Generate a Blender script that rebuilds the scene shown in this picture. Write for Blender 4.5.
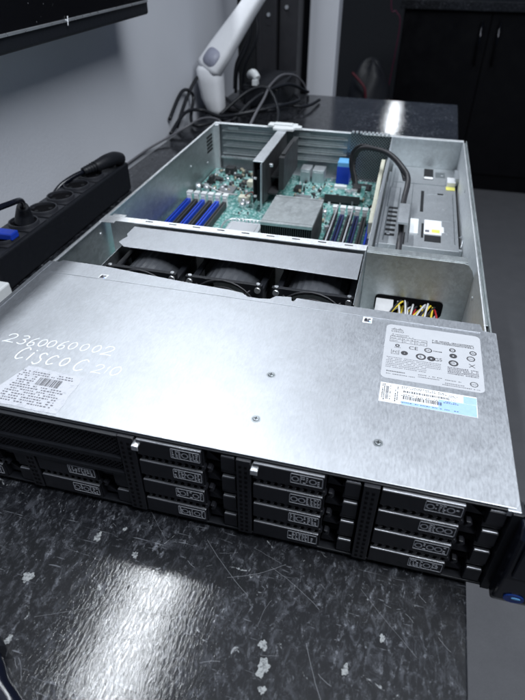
import bpy, bmesh, math, random
from mathutils import Vector, Matrix, Euler
R = math.radians
for o in list(bpy.data.objects): bpy.data.objects.remove(o)
S = bpy.context.scene
COL = S.collection

# ------------------------------------------------------------------ camera
cam = bpy.data.cameras.new('camera'); co = bpy.data.objects.new('camera', cam); COL.objects.link(co)
co.location = (0.33342, -0.22767, 0.35584)
co.rotation_euler = Euler((0.9130982, -0.0036252, 0.2517018), 'XYZ')
cam.sensor_fit = 'VERTICAL'; cam.sensor_height = 36; cam.lens = 544.18 / 700 * 36
cam.clip_start = 0.01; cam.clip_end = 60
cam.dof.use_dof = True; cam.dof.focus_distance = 0.47; cam.dof.aperture_fstop = 10
S.camera = co

# ------------------------------------------------------------------ world, lamps, exposure
w = bpy.data.worlds.new('World'); S.world = w; w.use_nodes = True
bg = w.node_tree.nodes['Background']
bg.inputs[0].default_value = (0.46, 0.60, 0.90, 1); bg.inputs[1].default_value = 0.10

def area(name, loc, sx, sy, power, rot=(0, 0, 0), col=(0.90, 0.95, 1.0), spread=180):
    l = bpy.data.lights.new(name, 'AREA'); l.shape = 'RECTANGLE'; l.size = sx; l.size_y = sy
    l.energy = power; l.color = col; l.spread = R(spread)
    o = bpy.data.objects.new(name, l); COL.objects.link(o); o.location = loc
    o.rotation_euler = rot
    return o
area('ceiling_or_fill_light', (-0.42, 1.15, 1.9), 0.05, 1.6, 30)
area('ceiling_or_fill_light', (0.10, 8.6, 1.9), 0.04, 1.6, 10)
area('ceiling_or_fill_light', (1.15, -0.15, 1.9), 1.5, 1.0, 60, spread=140)  # added soft fill, no fixture seen; brightens floor, wall and drive fronts
S.view_settings.view_transform = 'Standard'; S.view_settings.look = 'None'
S.view_settings.exposure = 0; S.view_settings.gamma = 1
try: S.view_settings.use_curve_mapping = False
except Exception: pass

# ------------------------------------------------------------------ materials
def srgb(c):
    return tuple((x / 12.92 if x <= 0.04045 else ((x + 0.055) / 1.055) ** 2.4) for x in c)
class NT:
    def __init__(s, name):
        s.m = bpy.data.materials.new(name); s.m.use_nodes = True
        s.t = s.m.node_tree; s.b = s.t.nodes['Principled BSDF']
    def n(s, ty, **kw):
        x = s.t.nodes.new(ty)
        for k, v in kw.items():
            if k in x.inputs: x.inputs[k].default_value = v
            else: setattr(x, k, v)
        return x
    def l(s, a, b): s.t.links.new(a, b)
    def coords(s, scale=(1, 1, 1), rot=(0, 0, 0)):
        tc = s.n('ShaderNodeTexCoord'); mp = s.n('ShaderNodeMapping')
        mp.inputs['Scale'].default_value = scale; mp.inputs['Rotation'].default_value = rot
        s.l(tc.outputs['Object'], mp.inputs[0]); return mp.outputs[0]
    def noise(s, vec, scale, detail=4, rough=.55, dist=0):
        x = s.n('ShaderNodeTexNoise'); x.inputs['Scale'].default_value = scale; x.inputs['Detail'].default_value = detail
        x.inputs['Roughness'].default_value = rough; x.inputs['Distortion'].default_value = dist
        s.l(vec, x.inputs['Vector']); return x.outputs['Fac']
    def ramp(s, fac, stops):
        x = s.n('ShaderNodeValToRGB'); e = x.color_ramp.elements
        while len(e) < len(stops): e.new(0.5)
        for i, (p, c) in enumerate(stops):
            e[i].position = p; e[i].color = (c, c, c, 1) if isinstance(c, (int, float)) else (*c, 1)
        s.l(fac, x.inputs[0]); return x.outputs[0]
    def mix(s, fac, a, b, mode='MIX'):
        x = s.n('ShaderNodeMix', data_type='RGBA', blend_type=mode)
        for sock, v in ((x.inputs[0], fac), (x.inputs[6], a), (x.inputs[7], b)):
            if hasattr(v, 'is_linked'): s.l(v, sock)
            elif isinstance(v, (int, float)): sock.default_value = v if sock == x.inputs[0] else (v, v, v, 1)
            else: sock.default_value = (*v, 1)
        return x.outputs[2]
    def math(s, op, a, b=0):
        x = s.n('ShaderNodeMath', operation=op)
        for sock, v in ((x.inputs[0], a), (x.inputs[1], b)):
            if hasattr(v, 'is_linked'): s.l(v, sock)
            else: sock.default_value = v
        return x.outputs[0]
    def bump(s, h, strength=.2, dist=.001, prev=None):
        x = s.n('ShaderNodeBump'); x.inputs['Strength'].default_value = strength; x.inputs['Distance'].default_value = dist
        s.l(h, x.inputs['Height'])
        if prev: s.l(prev, x.inputs['Normal'])
        s.l(x.outputs[0], s.b.inputs['Normal']); return x.outputs[0]
    def set(s, **kw):
        for k, v in kw.items():
            k = {'col': 'Base Color', 'rough': 'Roughness', 'metal': 'Metallic', 'spec': 'Specular IOR Level', 'coat': 'Coat Weight', 'aniso': 'Anisotropic', 'trans': 'Transmission Weight'}.get(k, k)
            if hasattr(v, 'is_linked'): s.l(v, s.b.inputs[k])
            else: s.b.inputs[k].default_value = (*v, 1) if isinstance(v, tuple) and len(v) == 3 else v
        return s

def simple(name, col, rough=.5, metal=0, spec=.5, var=.15, vs=120, bump=0.05, bd=.0004):
    t = NT(name); v = t.coords()
    n = t.noise(v, vs, 5)
    a = tuple(c * (1 - var) for c in col); b = tuple(min(1, c * (1 + var)) for c in col)
    t.set(col=t.mix(n, a, b), metal=metal, spec=spec)
    t.set(rough=t.ramp(t.noise(v, vs * .6, 4), [(.3, max(.02, rough - .06)), (.7, min(1, rough + .08))]))
    if bump: t.bump(n, bump, bd)
    return t.m

def galvanized(name, col, rough, spangle=.10, bump=.06, smudge=.12, spr=.09):
    t = NT(name); v = t.coords()
    vo = t.n('ShaderNodeTexVoronoi'); vo.inputs['Scale'].default_value = 240; t.l(t.coords((1, .6, 1)), vo.inputs['Vector'])
    bw = t.n('ShaderNodeRGBToBW'); t.l(vo.outputs['Color'], bw.inputs[0])
    big = t.noise(v, 11, 7, .68, .5)
    grain = t.noise(t.coords((1.4, .35, 1)), 520, 4, .65)
    k = t.mix(t.ramp(bw.outputs[0], [(.2, 0.0), (.8, 1.0)]), tuple(c * (1 - spangle) for c in col), tuple(min(1, c * (1 + spangle)) for c in col))
    k = t.mix(t.ramp(big, [(.40, 0.0), (.72, smudge)]), k, tuple(c * .60 for c in col))
    k = t.mix(t.ramp(grain, [(.35, .20), (.6, 0.0)]), k, tuple(c * .5 for c in col))
    k = t.mix(t.ramp(t.noise(t.coords((1, .5, 1), (0, 0, .4)), 130, 6, .75, .6), [(.45, 0.0), (.62, smudge * .7)]), k, tuple(c * .62 for c in col))
    scr = None
    for ang, sx, sy, sl, th in ((24, 5, 110, 4, .70), (-52, 6, 120, 5, .71), (80, 5, 90, 6, .71), (-8, 4, 130, 6, .72)):
        a = t.ramp(t.noise(t.coords((sx, sy, 6), (0, 0, R(ang))), sl, 3, .6, .5), [(th, 0.0), (th + .025, 1.0)])
        scr = a if scr is None else t.math('MAXIMUM', scr, a)
    scr = t.math('MULTIPLY', scr, t.ramp(t.noise(v, 22, 2), [(.5, 0.0), (.65, 1.0)]))
    k = t.mix(t.math('MULTIPLY', scr, .9), k, tuple(min(1, c * 1.35) for c in col))
    r = t.math('ADD', t.math('MULTIPLY', bw.outputs[0], spr), rough)
    r = t.math('ADD', r, t.math('MULTIPLY', t.math('SUBTRACT', t.noise(t.coords((1, .7, 1), (0, 0, .6)), 24, 6, .7, 1.2), .5), .14))
    r = t.math('ADD', r, t.math('MULTIPLY', t.math('SUBTRACT', grain, .5), .18))
    r = t.math('ADD', r, t.math('MULTIPLY', scr, -.12))
    t.set(col=k, metal=1.0, rough=r)
    p = t.bump(t.math('ADD', grain, t.math('MULTIPLY', bw.outputs[0], spr * 3)), bump, .0005)
    t.bump(t.noise(v, 9, 2, .4), .05, .004, p)
    return t.m

M = {}
M['lid'] = galvanized('galvanized_lid', (.56, .582, .62), .48, .015, .12, .24, .0)
M['steel'] = galvanized('galvanized_steel', (.60, .64, .65), .44, .06, .05, .30, .05)
M['steel_bright'] = galvanized('bright_steel', (.76, .79, .82), .46, .03, .05, .1, .02)
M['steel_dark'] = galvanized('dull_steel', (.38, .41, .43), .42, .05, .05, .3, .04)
M['rim'] = galvanized('brightened_zinc', (.88, .90, .92), .55, .03, .04, .08, .01)  # brightened steel copy; holds the right inner wall's reflected light in its colour
M['psu'] = galvanized('power_supply_steel', (.52, .545, .57), .55, .02, .05, .2, .0)
M['black'] = simple('black_plastic', (.008, .009, .012), .45, 0, .32, .2, 300, .1)
M['blackgloss'] = simple('glossy_black_plastic', (.004, .005, .010), .18, 0, .4, .2, 60, .01)
M['blackmatte'] = simple('matte_black', (.010, .011, .013), .7, 0, .3, .2, 200, .1)
M['carrier'] = simple('drive_carrier_plastic', (.012, .0125, .016), .40, 0, .34, .25, 240, .12)
M['carrierglint'] = simple('drive_carrier_glint', (.38, .39, .42), .36, .8, .5, .2, 200, .1)  # painted reflection for the top edges of the plastic carriers and latches
M['hole'] = simple('dark_hole', (.003, .003, .004), .9, 0, .1)
M['ink'] = simple('black_ink', (.03, .03, .035), .6)
M['greyink'] = simple('grey_ink', (.09, .09, .105), .6)
M['whiteink'] = simple('white_marker_ink', (.74, .76, .80), .45, 0, .5, .2, 600)
M['scratch'] = simple('scratched_laminate', (.13, .135, .15), .5, 0, .5, .4, 900)
M['label'] = simple('printed_label_grey', (.29, .30, .33), .5, 0, .4, .4, 900)
M['markgrey'] = simple('worn_grey_print', (.30, .31, .34), .5, 0, .5, .3, 900)
M['silver'] = simple('bright_silver', (.75, .77, .80), .3, .85)
M['white'] = simple('white_plastic', (.58, .60, .61), .4, 0, .5, .06)
M['ivory'] = simple('ivory_plastic', (.72, .71, .58), .4, 0, .5, .1)
M['bluep'] = simple('blue_plastic', (.010, .045, .42), .38, 0, .5, .12)
M['bluelt'] = simple('pale_blue_plastic', (.12, .35, .62), .4)
M['bluedk'] = simple('dark_blue_plastic', (.012, .018, .07), .4)
M['yellow'] = simple('yellow_print', (.72, .68, .16), .5)
M['green'] = simple('green_print', (.55, .70, .12), .5)
M['paperw'] = simple('white_paper', (.62, .63, .65), .55, 0, .4, .05)
M['paperg'] = simple('grey_label_film', (.37, .38, .405), .42, 0, .5, .05)
M['paperb'] = simple('pale_blue_paper', (.27, .40, .72), .5, 0, .4, .12, 300)
M['chip'] = simple('chip_epoxy', (.022, .023, .025), .5)
M['chipg'] = simple('grey_chip', (.13, .14, .15), .5)
M['gold'] = simple('tan_component', (.26, .24, .18), .45)
M['red'] = simple('red_wire', (.30, .012, .015), .45)
M['yel'] = simple('yellow_wire', (.50, .38, .03), .45)
M['wht'] = simple('grey_wire', (.40, .40, .41), .45)
M['dimgrey'] = simple('grey_cable_rubber', (.09, .09, .10), .45)
M['plate'] = simple('socket_plate_plastic', (.020, .021, .026), .42, 0, .4, .2, 200, .08)
M['fin'] = simple('dark_aluminium_fin', (.10, .105, .11), .5, 1.0, .5, .1)
M['org'] = simple('orange_wire', (.5, .14, .02), .45)
M['pink'] = simple('magenta_cable', (.08, .006, .03), .5)
M['fan'] = simple('fan_housing_plastic', (.045, .048, .055), .40, 0, .5, .15, 200)
M['cabinet'] = simple('black_laminate', (.0025, .0025, .0035), .35, 0, .25, .2, 30, .02)
M['frame'] = simple('dark_grey_paint', (.022, .022, .026), .45, 0, .5, .2, 60)
M['arm'] = simple('white_arm_plastic', (.68, .69, .72), .42, 0, .5, .05)
M['armpad'] = simple('grey_arm_pad', (.26, .27, .34), .5)
M['screen'] = None

# pcb
t = NT('green_circuit_board'); v = t.coords()
vo = t.n('ShaderNodeTexVoronoi', distance='CHEBYCHEV'); vo.inputs['Scale'].default_value = 380; t.l(v, vo.inputs['Vector'])
bw = t.n('ShaderNodeRGBToBW'); t.l(vo.outputs['Color'], bw.inputs[0])
n1 = t.noise(v, 30, 5, .6)
base = t.mix(n1, (.025, .14, .13), (.10, .27, .25))
k = t.mix(t.ramp(bw.outputs[0], [(.64, 0.0), (.67, .55)]), base, (.55, .63, .64))
k = t.mix(t.math('MULTIPLY', t.ramp(bw.outputs[0], [(.24, 1.0), (.27, 0.0)]), .8), k, (.02, .06, .06))
tr = t.n('ShaderNodeTexWave'); tr.inputs['Scale'].default_value = 160; tr.inputs['Distortion'].default_value = 3; t.l(v, tr.inputs['Vector'])
k = t.mix(t.math('MULTIPLY', tr.outputs['Fac'], .25), k, (.16, .42, .38))
t.set(col=k, rough=.35, spec=.5); t.bump(bw.outputs[0], .4, .001); M['pcb'] = t.m

# desk
t = NT('dark_speckled_laminate'); v = t.coords(); vs_ = t.coords((1.5, .7, 1), (0, 0, R(14)))
n = t.noise(vs_, 150, 8, .78, .5)
n2 = t.noise(v, 480, 5, .75, .3)
nb = t.noise(v, 16, 5, .65)
fleck = t.math('MULTIPLY', t.ramp(n, [(.54, 0.0), (.64, 1.0)]), t.ramp(n2, [(.42, .1), (.60, 1.0)]))
fleck = t.math('MULTIPLY', fleck, t.ramp(nb, [(.36, .25), (.62, 1.0)]))
md = t.noise(t.coords((1.25, .75, 1), (0, 0, R(14))), 120, 9, .80, .7)
k = t.mix(t.math('MULTIPLY', t.ramp(md, [(.49, 0.0), (.70, 1.0)]), t.ramp(nb, [(.38, .35), (.62, 1.0)])), (.0025, .003, .0045), (.062, .066, .078))
k = t.mix(fleck, k, (.155, .163, .185))
sc = None
for ang, sx, sy, th, sc_ in ((25, 14, 150, .69, 1.3), (-38, 16, 190, .695, 1.1), (70, 12, 170, .70, 1.5), (-80, 20, 160, .70, 1.2), (48, 26, 210, .69, 1.4), (-15, 22, 190, .72, 1.3), (-60, 9, 210, .69, 1.0)):
    a = t.ramp(t.noise(t.coords((sx, sy, 1), (0, 0, R(ang))), sc_, 4, .62, .8), [(th, 0.0), (th + .02, 1.0)])
    sc = a if sc is None else t.math('MAXIMUM', sc, a)
sc = t.math('MULTIPLY', sc, t.ramp(nb, [(.35, .25), (.60, 1.0)]))
k = t.mix(t.math('MULTIPLY', sc, .6), k, (.17, .178, .20))
pt = t.ramp(t.noise(t.coords((1, 1, 1), (0, 0, .5)), 75, 7, .72, .9), [(.655, 0.0), (.675, .75)])
k = t.mix(pt, k, (.24, .25, .26))
rg = t.ramp(n2, [(.3, .42), (.7, .62)])
t.set(col=k, spec=.16, rough=rg, coat=t.ramp(md, [(.38, .75), (.54, 1.0)])); t.l(t.ramp(md, [(.38, .10), (.60, .055)]), t.b.inputs['Coat Roughness'])
p = t.bump(t.noise(t.coords((1.4, .55, 1), (0, 0, R(14))), 400, 5, .66, .6), .14, .00042)
p = t.bump(sc, -.08, .0003, p)
t.l(p, t.b.inputs['Coat Normal'])
M['desk'] = t.m

# wall plaster
t = NT('grey_wall_paint'); v = t.coords()
n = t.noise(v, 260, 5, .6); b = t.noise(v, 4, 4)
t.set(col=t.mix(b, (.50, .515, .56), (.60, .615, .66)), rough=.6, spec=.35); t.bump(n, .30, .0012); M['wall'] = t.m
t = NT('grey_carpet_tiles'); v = t.coords()
n = t.noise(v, 300, 5, .75); b = t.noise(v, 16, 6, .7)
t.set(col=t.mix(t.math('MULTIPLY', t.math('ADD', n, b), .5), (.055, .056, .062), (.125, .127, .138)), rough=.85, spec=.2); t.bump(n, .5, .003); M['floor'] = t.m
t = NT('dusty_black_screen'); v = t.coords()
vo = t.n('ShaderNodeTexVoronoi'); vo.inputs['Scale'].default_value = 130; t.l(v, vo.inputs['Vector'])
d = t.math('MULTIPLY', t.ramp(vo.outputs['Distance'], [(.05, .5), (.12, 0.0)]), t.ramp(t.noise(v, 50, 3), [(.5, 0.0), (.6, 1.0)]))
t.set(col=t.mix(d, (.004, .004, .005), (.25, .25, .27)), rough=.22, spec=.4); M['screen'] = t.m
# braided sleeve
t = NT('black_braided_sleeve'); v = t.coords()
tr = t.n('ShaderNodeTexWave'); tr.inputs['Scale'].default_value = 260; t.l(t.coords((1, 1, 1), (0, 0, .7)), tr.inputs['Vector'])
t.set(col=t.mix(tr.outputs['Fac'], (.006, .006, .008), (.035, .035, .04)), rough=.4); t.bump(tr.outputs['Fac'], .5, .001); M['sleeve'] = t.m
# worn label
t = NT('worn_white_label'); v = t.coords()
n = t.noise(v, 170, 7, .75, .8); n2 = t.noise(t.coords((1, 3, 1)), 420, 4, .7)
k = t.mix(t.ramp(n, [(.50, 0.0), (.60, .5)]), (.44, .45, .49), (.27, .28, .31))
k = t.mix(t.ramp(n2, [(.60, 0.0), (.64, .6)]), k, (.28, .29, .33))
t.set(col=k, rough=.5); t.bump(n, .3, .0006); M['wornlabel'] = t.m

# ------------------------------------------------------------------ mesh builder
class MB:
    def __init__(s): s.v = []; s.f = []; s.mi = []; s.sm = []
    def add(s, vs, fs, mi=0, smooth=False):
        b = len(s.v); s.v += [tuple(x) for x in vs]
        for f in fs: s.f.append([b + i for i in f]); s.mi.append(mi); s.sm.append(smooth)
        return s
    def box(s, x0, x1, y0, y1, z0, z1, mi=0, M=None):
        vs = [Vector(p) for p in ((x0,y0,z0),(x1,y0,z0),(x1,y1,z0),(x0,y1,z0),(x0,y0,z1),(x1,y0,z1),(x1,y1,z1),(x0,y1,z1))]
        if M: vs = [M @ p for p in vs]
        return s.add(vs, [(0,3,2,1),(4,5,6,7),(0,1,5,4),(1,2,6,5),(2,3,7,6),(3,0,4,7)], mi)
    def prism(s, pts, z0, z1, mi=0, M=None, smooth=False):
        n = len(pts); vs = [Vector((x, y, z0)) for x, y in pts] + [Vector((x, y, z1)) for x, y in pts]
        if M: vs = [M @ p for p in vs]
        s.add(vs, [tuple(range(n))[::-1], tuple(range(n, 2 * n))], mi)
        b = len(s.v) - 2 * n
        for i in range(n):
            j = (i + 1) % n; s.f.append([b + i, b + j, b + n + j, b + n + i]); s.mi.append(mi); s.sm.append(smooth)
        return s
    def cyl(s, c, r, h, mi=0, n=20, M=None, r2=None):
        r2 = r if r2 is None else r2
        vs = [Vector((r * math.cos(2*math.pi*i/n), r * math.sin(2*math.pi*i/n), 0)) for i in range(n)] + \
             [Vector((r2 * math.cos(2*math.pi*i/n), r2 * math.sin(2*math.pi*i/n), h)) for i in range(n)]
        T = Matrix.Translation(c) @ (M or Matrix())
        vs = [T @ p for p in vs]; b = len(s.v); s.v += [tuple(x) for x in vs]
        s.f += [[b + i for i in range(n)][::-1], [b + n + i for i in range(n)]]; s.mi += [mi, mi]; s.sm += [False, False]
        for i in range(n):
            j = (i + 1) % n; s.f.append([b + i, b + j, b + n + j, b + n + i]); s.mi.append(mi); s.sm.append(True)
        return s
    def tube(s, pts, r, mi=0, n=8, sub=6, closed=False):
        P = [Vector(p) for p in pts]
        if sub > 1:
            Q = []; L = len(P)
            for i in range(L if closed else L - 1):
                p0 = P[(i-1) % L] if closed or i > 0 else P[0]; p1 = P[i]; p2 = P[(i+1) % L]
                p3 = P[(i+2) % L] if closed or i + 2 < L else P[-1]
                for k in range(sub):
                    u = k / sub
                    Q.append(.5*((2*p1)+(-p0+p2)*u+(2*p0-5*p1+4*p2-p3)*u*u+(-p0+3*p1-3*p2+p3)*u**3))
            if not closed: Q.append(P[-1])
            P = Q
        b = len(s.v); L = len(P); prev = None
        for i, p in enumerate(P):
            if closed: d = P[(i+1) % L] - P[i-1]
            else: d = P[min(i+1, L-1)] - P[max(i-1, 0)]
            d.normalize()
            if prev is None:
                a = Vector((0,0,1)) if abs(d.z) < .9 else Vector((1,0,0)); u = d.cross(a).normalized()
            else: u = (prev - d * prev.dot(d)).normalized()
            prev = u; q = d.cross(u)
            rr = r(i/(L-1)) if callable(r) else r
            for k in range(n):
                a = 2*math.pi*k/n; s.v.append(tuple(p + (u*math.cos(a)+q*math.sin(a))*rr))
        for i in range(L if closed else L - 1):
            i2 = (i+1) % L
            for k in range(n):
                k2 = (k+1) % n
                s.f.append([b+i*n+k, b+i*n+k2, b+i2*n+k2, b+i2*n+k]); s.mi.append(mi); s.sm.append(True)
        if not closed:
            s.f.append([b+k for k in range(n)][::-1]); s.f.append([b+(L-1)*n+k for k in range(n)]); s.mi += [mi]*2; s.sm += [False]*2
        return s
    def ribbon(s, pts, wd, z, mi=0, h=.00012, vary=False):
        P = [Vector((x, y)) for x, y in pts]
        for i in range(len(P)-1):
            d = P[i+1]-P[i]
            if d.length < 1e-7: continue
            d.normalize(); q = Vector((-d.y, d.x))*wd/2; a = P[i]-d*wd*.3; b = P[i+1]+d*wd*.3
            zz = z + h + .000012*(i % 3)
            if vary: q = q*(.75+.5*abs(math.sin(i*.55+P[0].x*9e3)))
            s.add([(a.x-q.x, a.y-q.y, zz), (b.x-q.x, b.y-q.y, zz), (b.x+q.x, b.y+q.y, zz), (a.x+q.x, a.y+q.y, zz)], [(0,1,2,3)], mi)
        return s
    def text(s, body, size, M, mi=0, ext=0.0):
        c = bpy.data.curves.new('txt', 'FONT'); c.body = body; c.size = size; c.extrude = ext; c.resolution_u = 3
        o = bpy.data.objects.new('txt', c); COL.objects.link(o)
        dg = bpy.context.evaluated_depsgraph_get(); me = bpy.data.meshes.new_from_object(o.evaluated_get(dg))
        s.add([M @ v.co for v in me.vertices], [tuple(p.vertices) for p in me.polygons], mi)
        bpy.data.objects.remove(o); bpy.data.meshes.remove(me); return s
    def build(s, name, mats, parent=None, bevel=0, off=(0,0,0), seg=2):
        me = bpy.data.meshes.new(name)
        me.from_pydata([(x-off[0], y-off[1], z-off[2]) for x, y, z in s.v], [], s.f); me.update()
        if not isinstance(mats, (list, tuple)): mats = [mats]
        for m in mats: me.materials.append(m)
        me.polygons.foreach_set('material_index', s.mi); me.polygons.foreach_set('use_smooth', s.sm)
        o = bpy.data.objects.new(name, me); COL.objects.link(o); o.location = off
        if parent: o.parent = parent
        if bevel:
            b = o.modifiers.new('bevel', 'BEVEL'); b.width = bevel; b.segments = seg; b.limit_method = 'ANGLE'; b.angle_limit = R(40)
            b.harden_normals = False
        return o
def tag(o, label=None, cat=None, group=None, kind=None):
    if label: o['label'] = label
    if cat: o['category'] = cat
    if group: o['group'] = group
    if kind: o['kind'] = kind
    return o
def empty(name, loc=(0,0,0), parent=None):
    o = bpy.data.objects.new(name, None); COL.objects.link(o); o.location = loc; o.empty_display_size = .05
    if parent: o.parent = parent
    return o
def copy_tree(o, parent, dloc):
    c = o.copy(); COL.objects.link(c); c.parent = parent; c.location = Vector(o.location) + Vector(dloc)
    for ch in [x for x in bpy.data.objects if x.parent == o]:
        d = ch.copy(); COL.objects.link(d); d.parent = c
    return c
def arc(cx, cy, r, a0, a1, n=8): return [(cx+r*math.cos(R(a0+(a1-a0)*i/n)), cy+r*math.sin(R(a0+(a1-a0)*i/n))) for i in range(n+1)]
def rrect(x0, x1, y0, y1, r, n=5):
    return arc(x1-r, y0+r, r, -90, 0, n)+arc(x1-r, y1-r, r, 0, 90, n)+arc(x0+r, y1-r, r, 90, 180, n)+arc(x0+r, y0+r, r, 180, 270, n)

rnd = random.Random(7)
H = .0865; W = .43; D = .736

# ================================================================== SETTING
o = MB().box(-3, 4, -3, 12, -.80, -.75).build('floor', M['floor']); tag(o, kind='structure')
o = MB().box(-.30, -.1745, -1.2, 1.47, -.75, .70).build('wall', M['wall'])
o.rotation_euler = (0, 0, 0); tag(o, 'pale grey plastered wall behind the desk and power strip', 'wall')

# desk, turned about one degree to the server
dk = empty('desk', (0.42, -.0746, 0)); dk.rotation_euler = (0, 0, R(-1.21))
tag(dk, 'black speckled laminate desk with scuffed glossy top under the server', 'desk')
d = MB().box(-.598, 0, -.75, 1.425, -.028, -.0004).build('desktop', M['desk'], dk, .0015)
MB().box(-.56, -.03, 1.37, 1.40, -.748, -.029).build('leg_panel', M['cabinet'], dk)
MB().box(-.56, -.03, -.72, -.69, -.748, -.029).build('leg_panel', M['cabinet'], dk)
DKI = dk.matrix_basis.inverted()
# dried flakes on the desktop
mt = NT('pale_dried_residue'); v = mt.coords(); nn = mt.noise(v, 500, 5, .7)
mt.set(col=mt.mix(mt.ramp(nn, [(.35, 0.0), (.55, 1.0)]), (.02, .022, .028), (.19, .20, .205)), rough=.6); M['flake'] = mt.m
for x, y, r in ((.1586,-.0311,.0042), (.1268,-.0718,.005), (.2958,-.0749,.0040), (.2991,-.0879,.0062), (.3477,-.0765,.0036), (.3016,-.0998,.0030), (.1913,-.0377,.003), (.139,-.1123,.0035), (.3828,.012,.003), (.368,-.052,.0028), (.245,.0035,.002), (.175,-.02,.002), (.335,-.11,.003)):
    n = 34; pts = []
    for i in range(n):
        a = 2*math.pi*i/n; rr = r*(.78+.18*math.sin(2*a+x*900)+.14*math.sin(3*a+y*700)+.12*math.sin(7*a+x*500)+.22*rnd.random())*.80; pts.append((x+rr*math.cos(a)*.9, y+rr*math.sin(a)*1.15))
    o = MB().prism(pts, -.0002, .00025, 0).build('dried_residue', M['flake']); o.parent = dk; o.matrix_parent_inverse = DKI
# long fine scratches
for k_ in range(46):
    A = Vector((rnd.uniform(.14,.41), rnd.uniform(-.13,.02))); an = rnd.choice((-40,-30,-55,20,65,-25))+rnd.uniform(-12,12); L = rnd.choice((.006,.012,.02,.05))*rnd.uniform(.6,1.2)
    B = A+Vector((math.cos(R(an)), math.sin(R(an))))*L; q = Vector((-(B-A).y, (B-A).x)).normalized(); pts = []; bend = L*rnd.uniform(-.06,.06)
    if max(A.x, B.x) > .416 or B.x < .1: continue
    for i in range(11):
        u = i/10; p = A.lerp(B, u)+q*bend*4*u*(1-u)+q*rnd.uniform(-.0002,.0002); pts.append((p.x, p.y))
    o = MB().ribbon(pts, rnd.uniform(.00010, .00022), -.0003, 0).build('scratch_mark', M['scratch']); o.parent = dk; o.matrix_parent_inverse = DKI

# ================================================================== SERVER
srv = empty('rack_server', (0.215, 0.368, 0))
tag(srv, 'opened two-unit steel rack server with drive bays and exposed circuit board', 'server')
INV = srv.matrix_basis.inverted()
def part(mb, name, mats, parent=None, bevel=0, off=(0,0,0), label=None, seg=2):
    """build in world coordinates, then hang under the server or under a part built with off=(0,0,0)"""
    o = mb.build(name, mats, None, bevel, off, seg)
    p = parent or srv
    o.parent = p
    o.matrix_parent_inverse = (Matrix.Translation(srv.location)).inverted() if p == srv else Matrix()
    if label: o['label'] = label
    return o

# chassis pan and walls
c = MB()
c.box(0, W, .004, D, .0035, .0047)
c.box(0, .0014, .01, D, .0048, H-.0012)                       # left wall
c.box(.0014, .0042, .20, D-.002, H-.0026, H-.0010, 1)
c.box(W-.006, W-.0045, .01, D-.001, .0048, H-.0010, 1)           # right wall inner skin, reflected light put into its paler metal
c.box(W-.0012, W+.0002, .01, D, .0048, H-.0018)               # right wall outer skin
c.box(W-.0044, W-.0013, .20, D-.002, H-.0060, H-.0048)
c.box(.262, W-.006, D-.0014, D, .0048, H-.0012)               # rear wall behind the power supplies
c.box(.262, W-.006, D-.009, D-.0014, H-.0026, H-.0010, 1)
for sx in (.02, .38):
    for sy in (.03, .68): c.cyl((sx, sy, -.0002), .008, .0036)
part(c, 'chassis', [M['steel'], M['rim']], bevel=.0003)
# rivets on side wall
c = MB()
for y, z in ((.225,.05), (.30,.03), (.30,.07), (.42,.035), (.60,.05), (.68,.03)):
    part(MB().cyl((.0015, y, z), .0022, .0008, 0, 12, Matrix.Rotation(R(90), 4, 'Y')), 'rivet', M['steel_bright'])
for y, z in ((.28,.06), (.55,.07), (.7,.05)):
    part(MB().cyl((W-.0061, y, z), .0022, .0008, 0, 12, Matrix.Rotation(R(-90), 4, 'Y')), 'rivet', M['steel_bright'])
c = MB()
for r_ in range(5):
    for q in range(5): c.box(.00142, .0019, .682+q*.006, .6855+q*.006, .045+r_*.006, .0488+r_*.006)
part(c, 'side_vent', M['hole'])

# lid outline with the real notches on the rear edge
out = [(-.0012, .0), (W+.0005, .0), (W+.0030, .004), (W+.0030, .1825), (.4225, .1835), (.4205, .1930), (.3142, .1934), (.2802, .1940), (.2585, .1945), (.2572, .1888), (.2549, .1888), (.2535, .1950), (.2391, .1930), (.2350, .1870), (.2250, .1850), (.2140, .1855), (.2070, .1905), (.1950, .1925), (.1475, .1955), (.0591, .2040), (.0120, .2050), (.0100, .2010), (-.0012, .2005)]
lid = MB().prism(out, H-.0010, H)
lid.box(-.0012, .0, .002, .200, H-.016, H-.0011)                # folded sides
lid.box(W+.0018, W+.0030, .006, .182, H-.014, H-.0011)
lid.box(.012, .42, .1795, .1812, H, H+.00045)                   # pressed fold line
lid.box(.0, .004, .006, .198, H, H+.0005)
lid.box(W-.004, W+.0035, -.0015, .0045, H-.006, H-.0011)
lid = part(lid, 'lid', M['lid'], bevel=.0004)
# dents, screws
for x, y in ((.2616, .0817), (.2627, .0331), (.3468, .0319)):
    s = MB().cyl((x, y, H), .0034, .00025, 0, 24).cyl((x, y, H+.00025), .0025, .0006, 1, 20, r2=.0019)
    s.box(x-.0015, x+.0015, y-.0003, y+.0003, H+.00086, H+.0009, 2).box(x-.0003, x+.0003, y-.0015, y+.0015, H+.00087, H+.00092, 2)
    part(s, 'screw', [M['steel_dark'], M['steel_dark'], M['hole']], lid)

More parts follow.
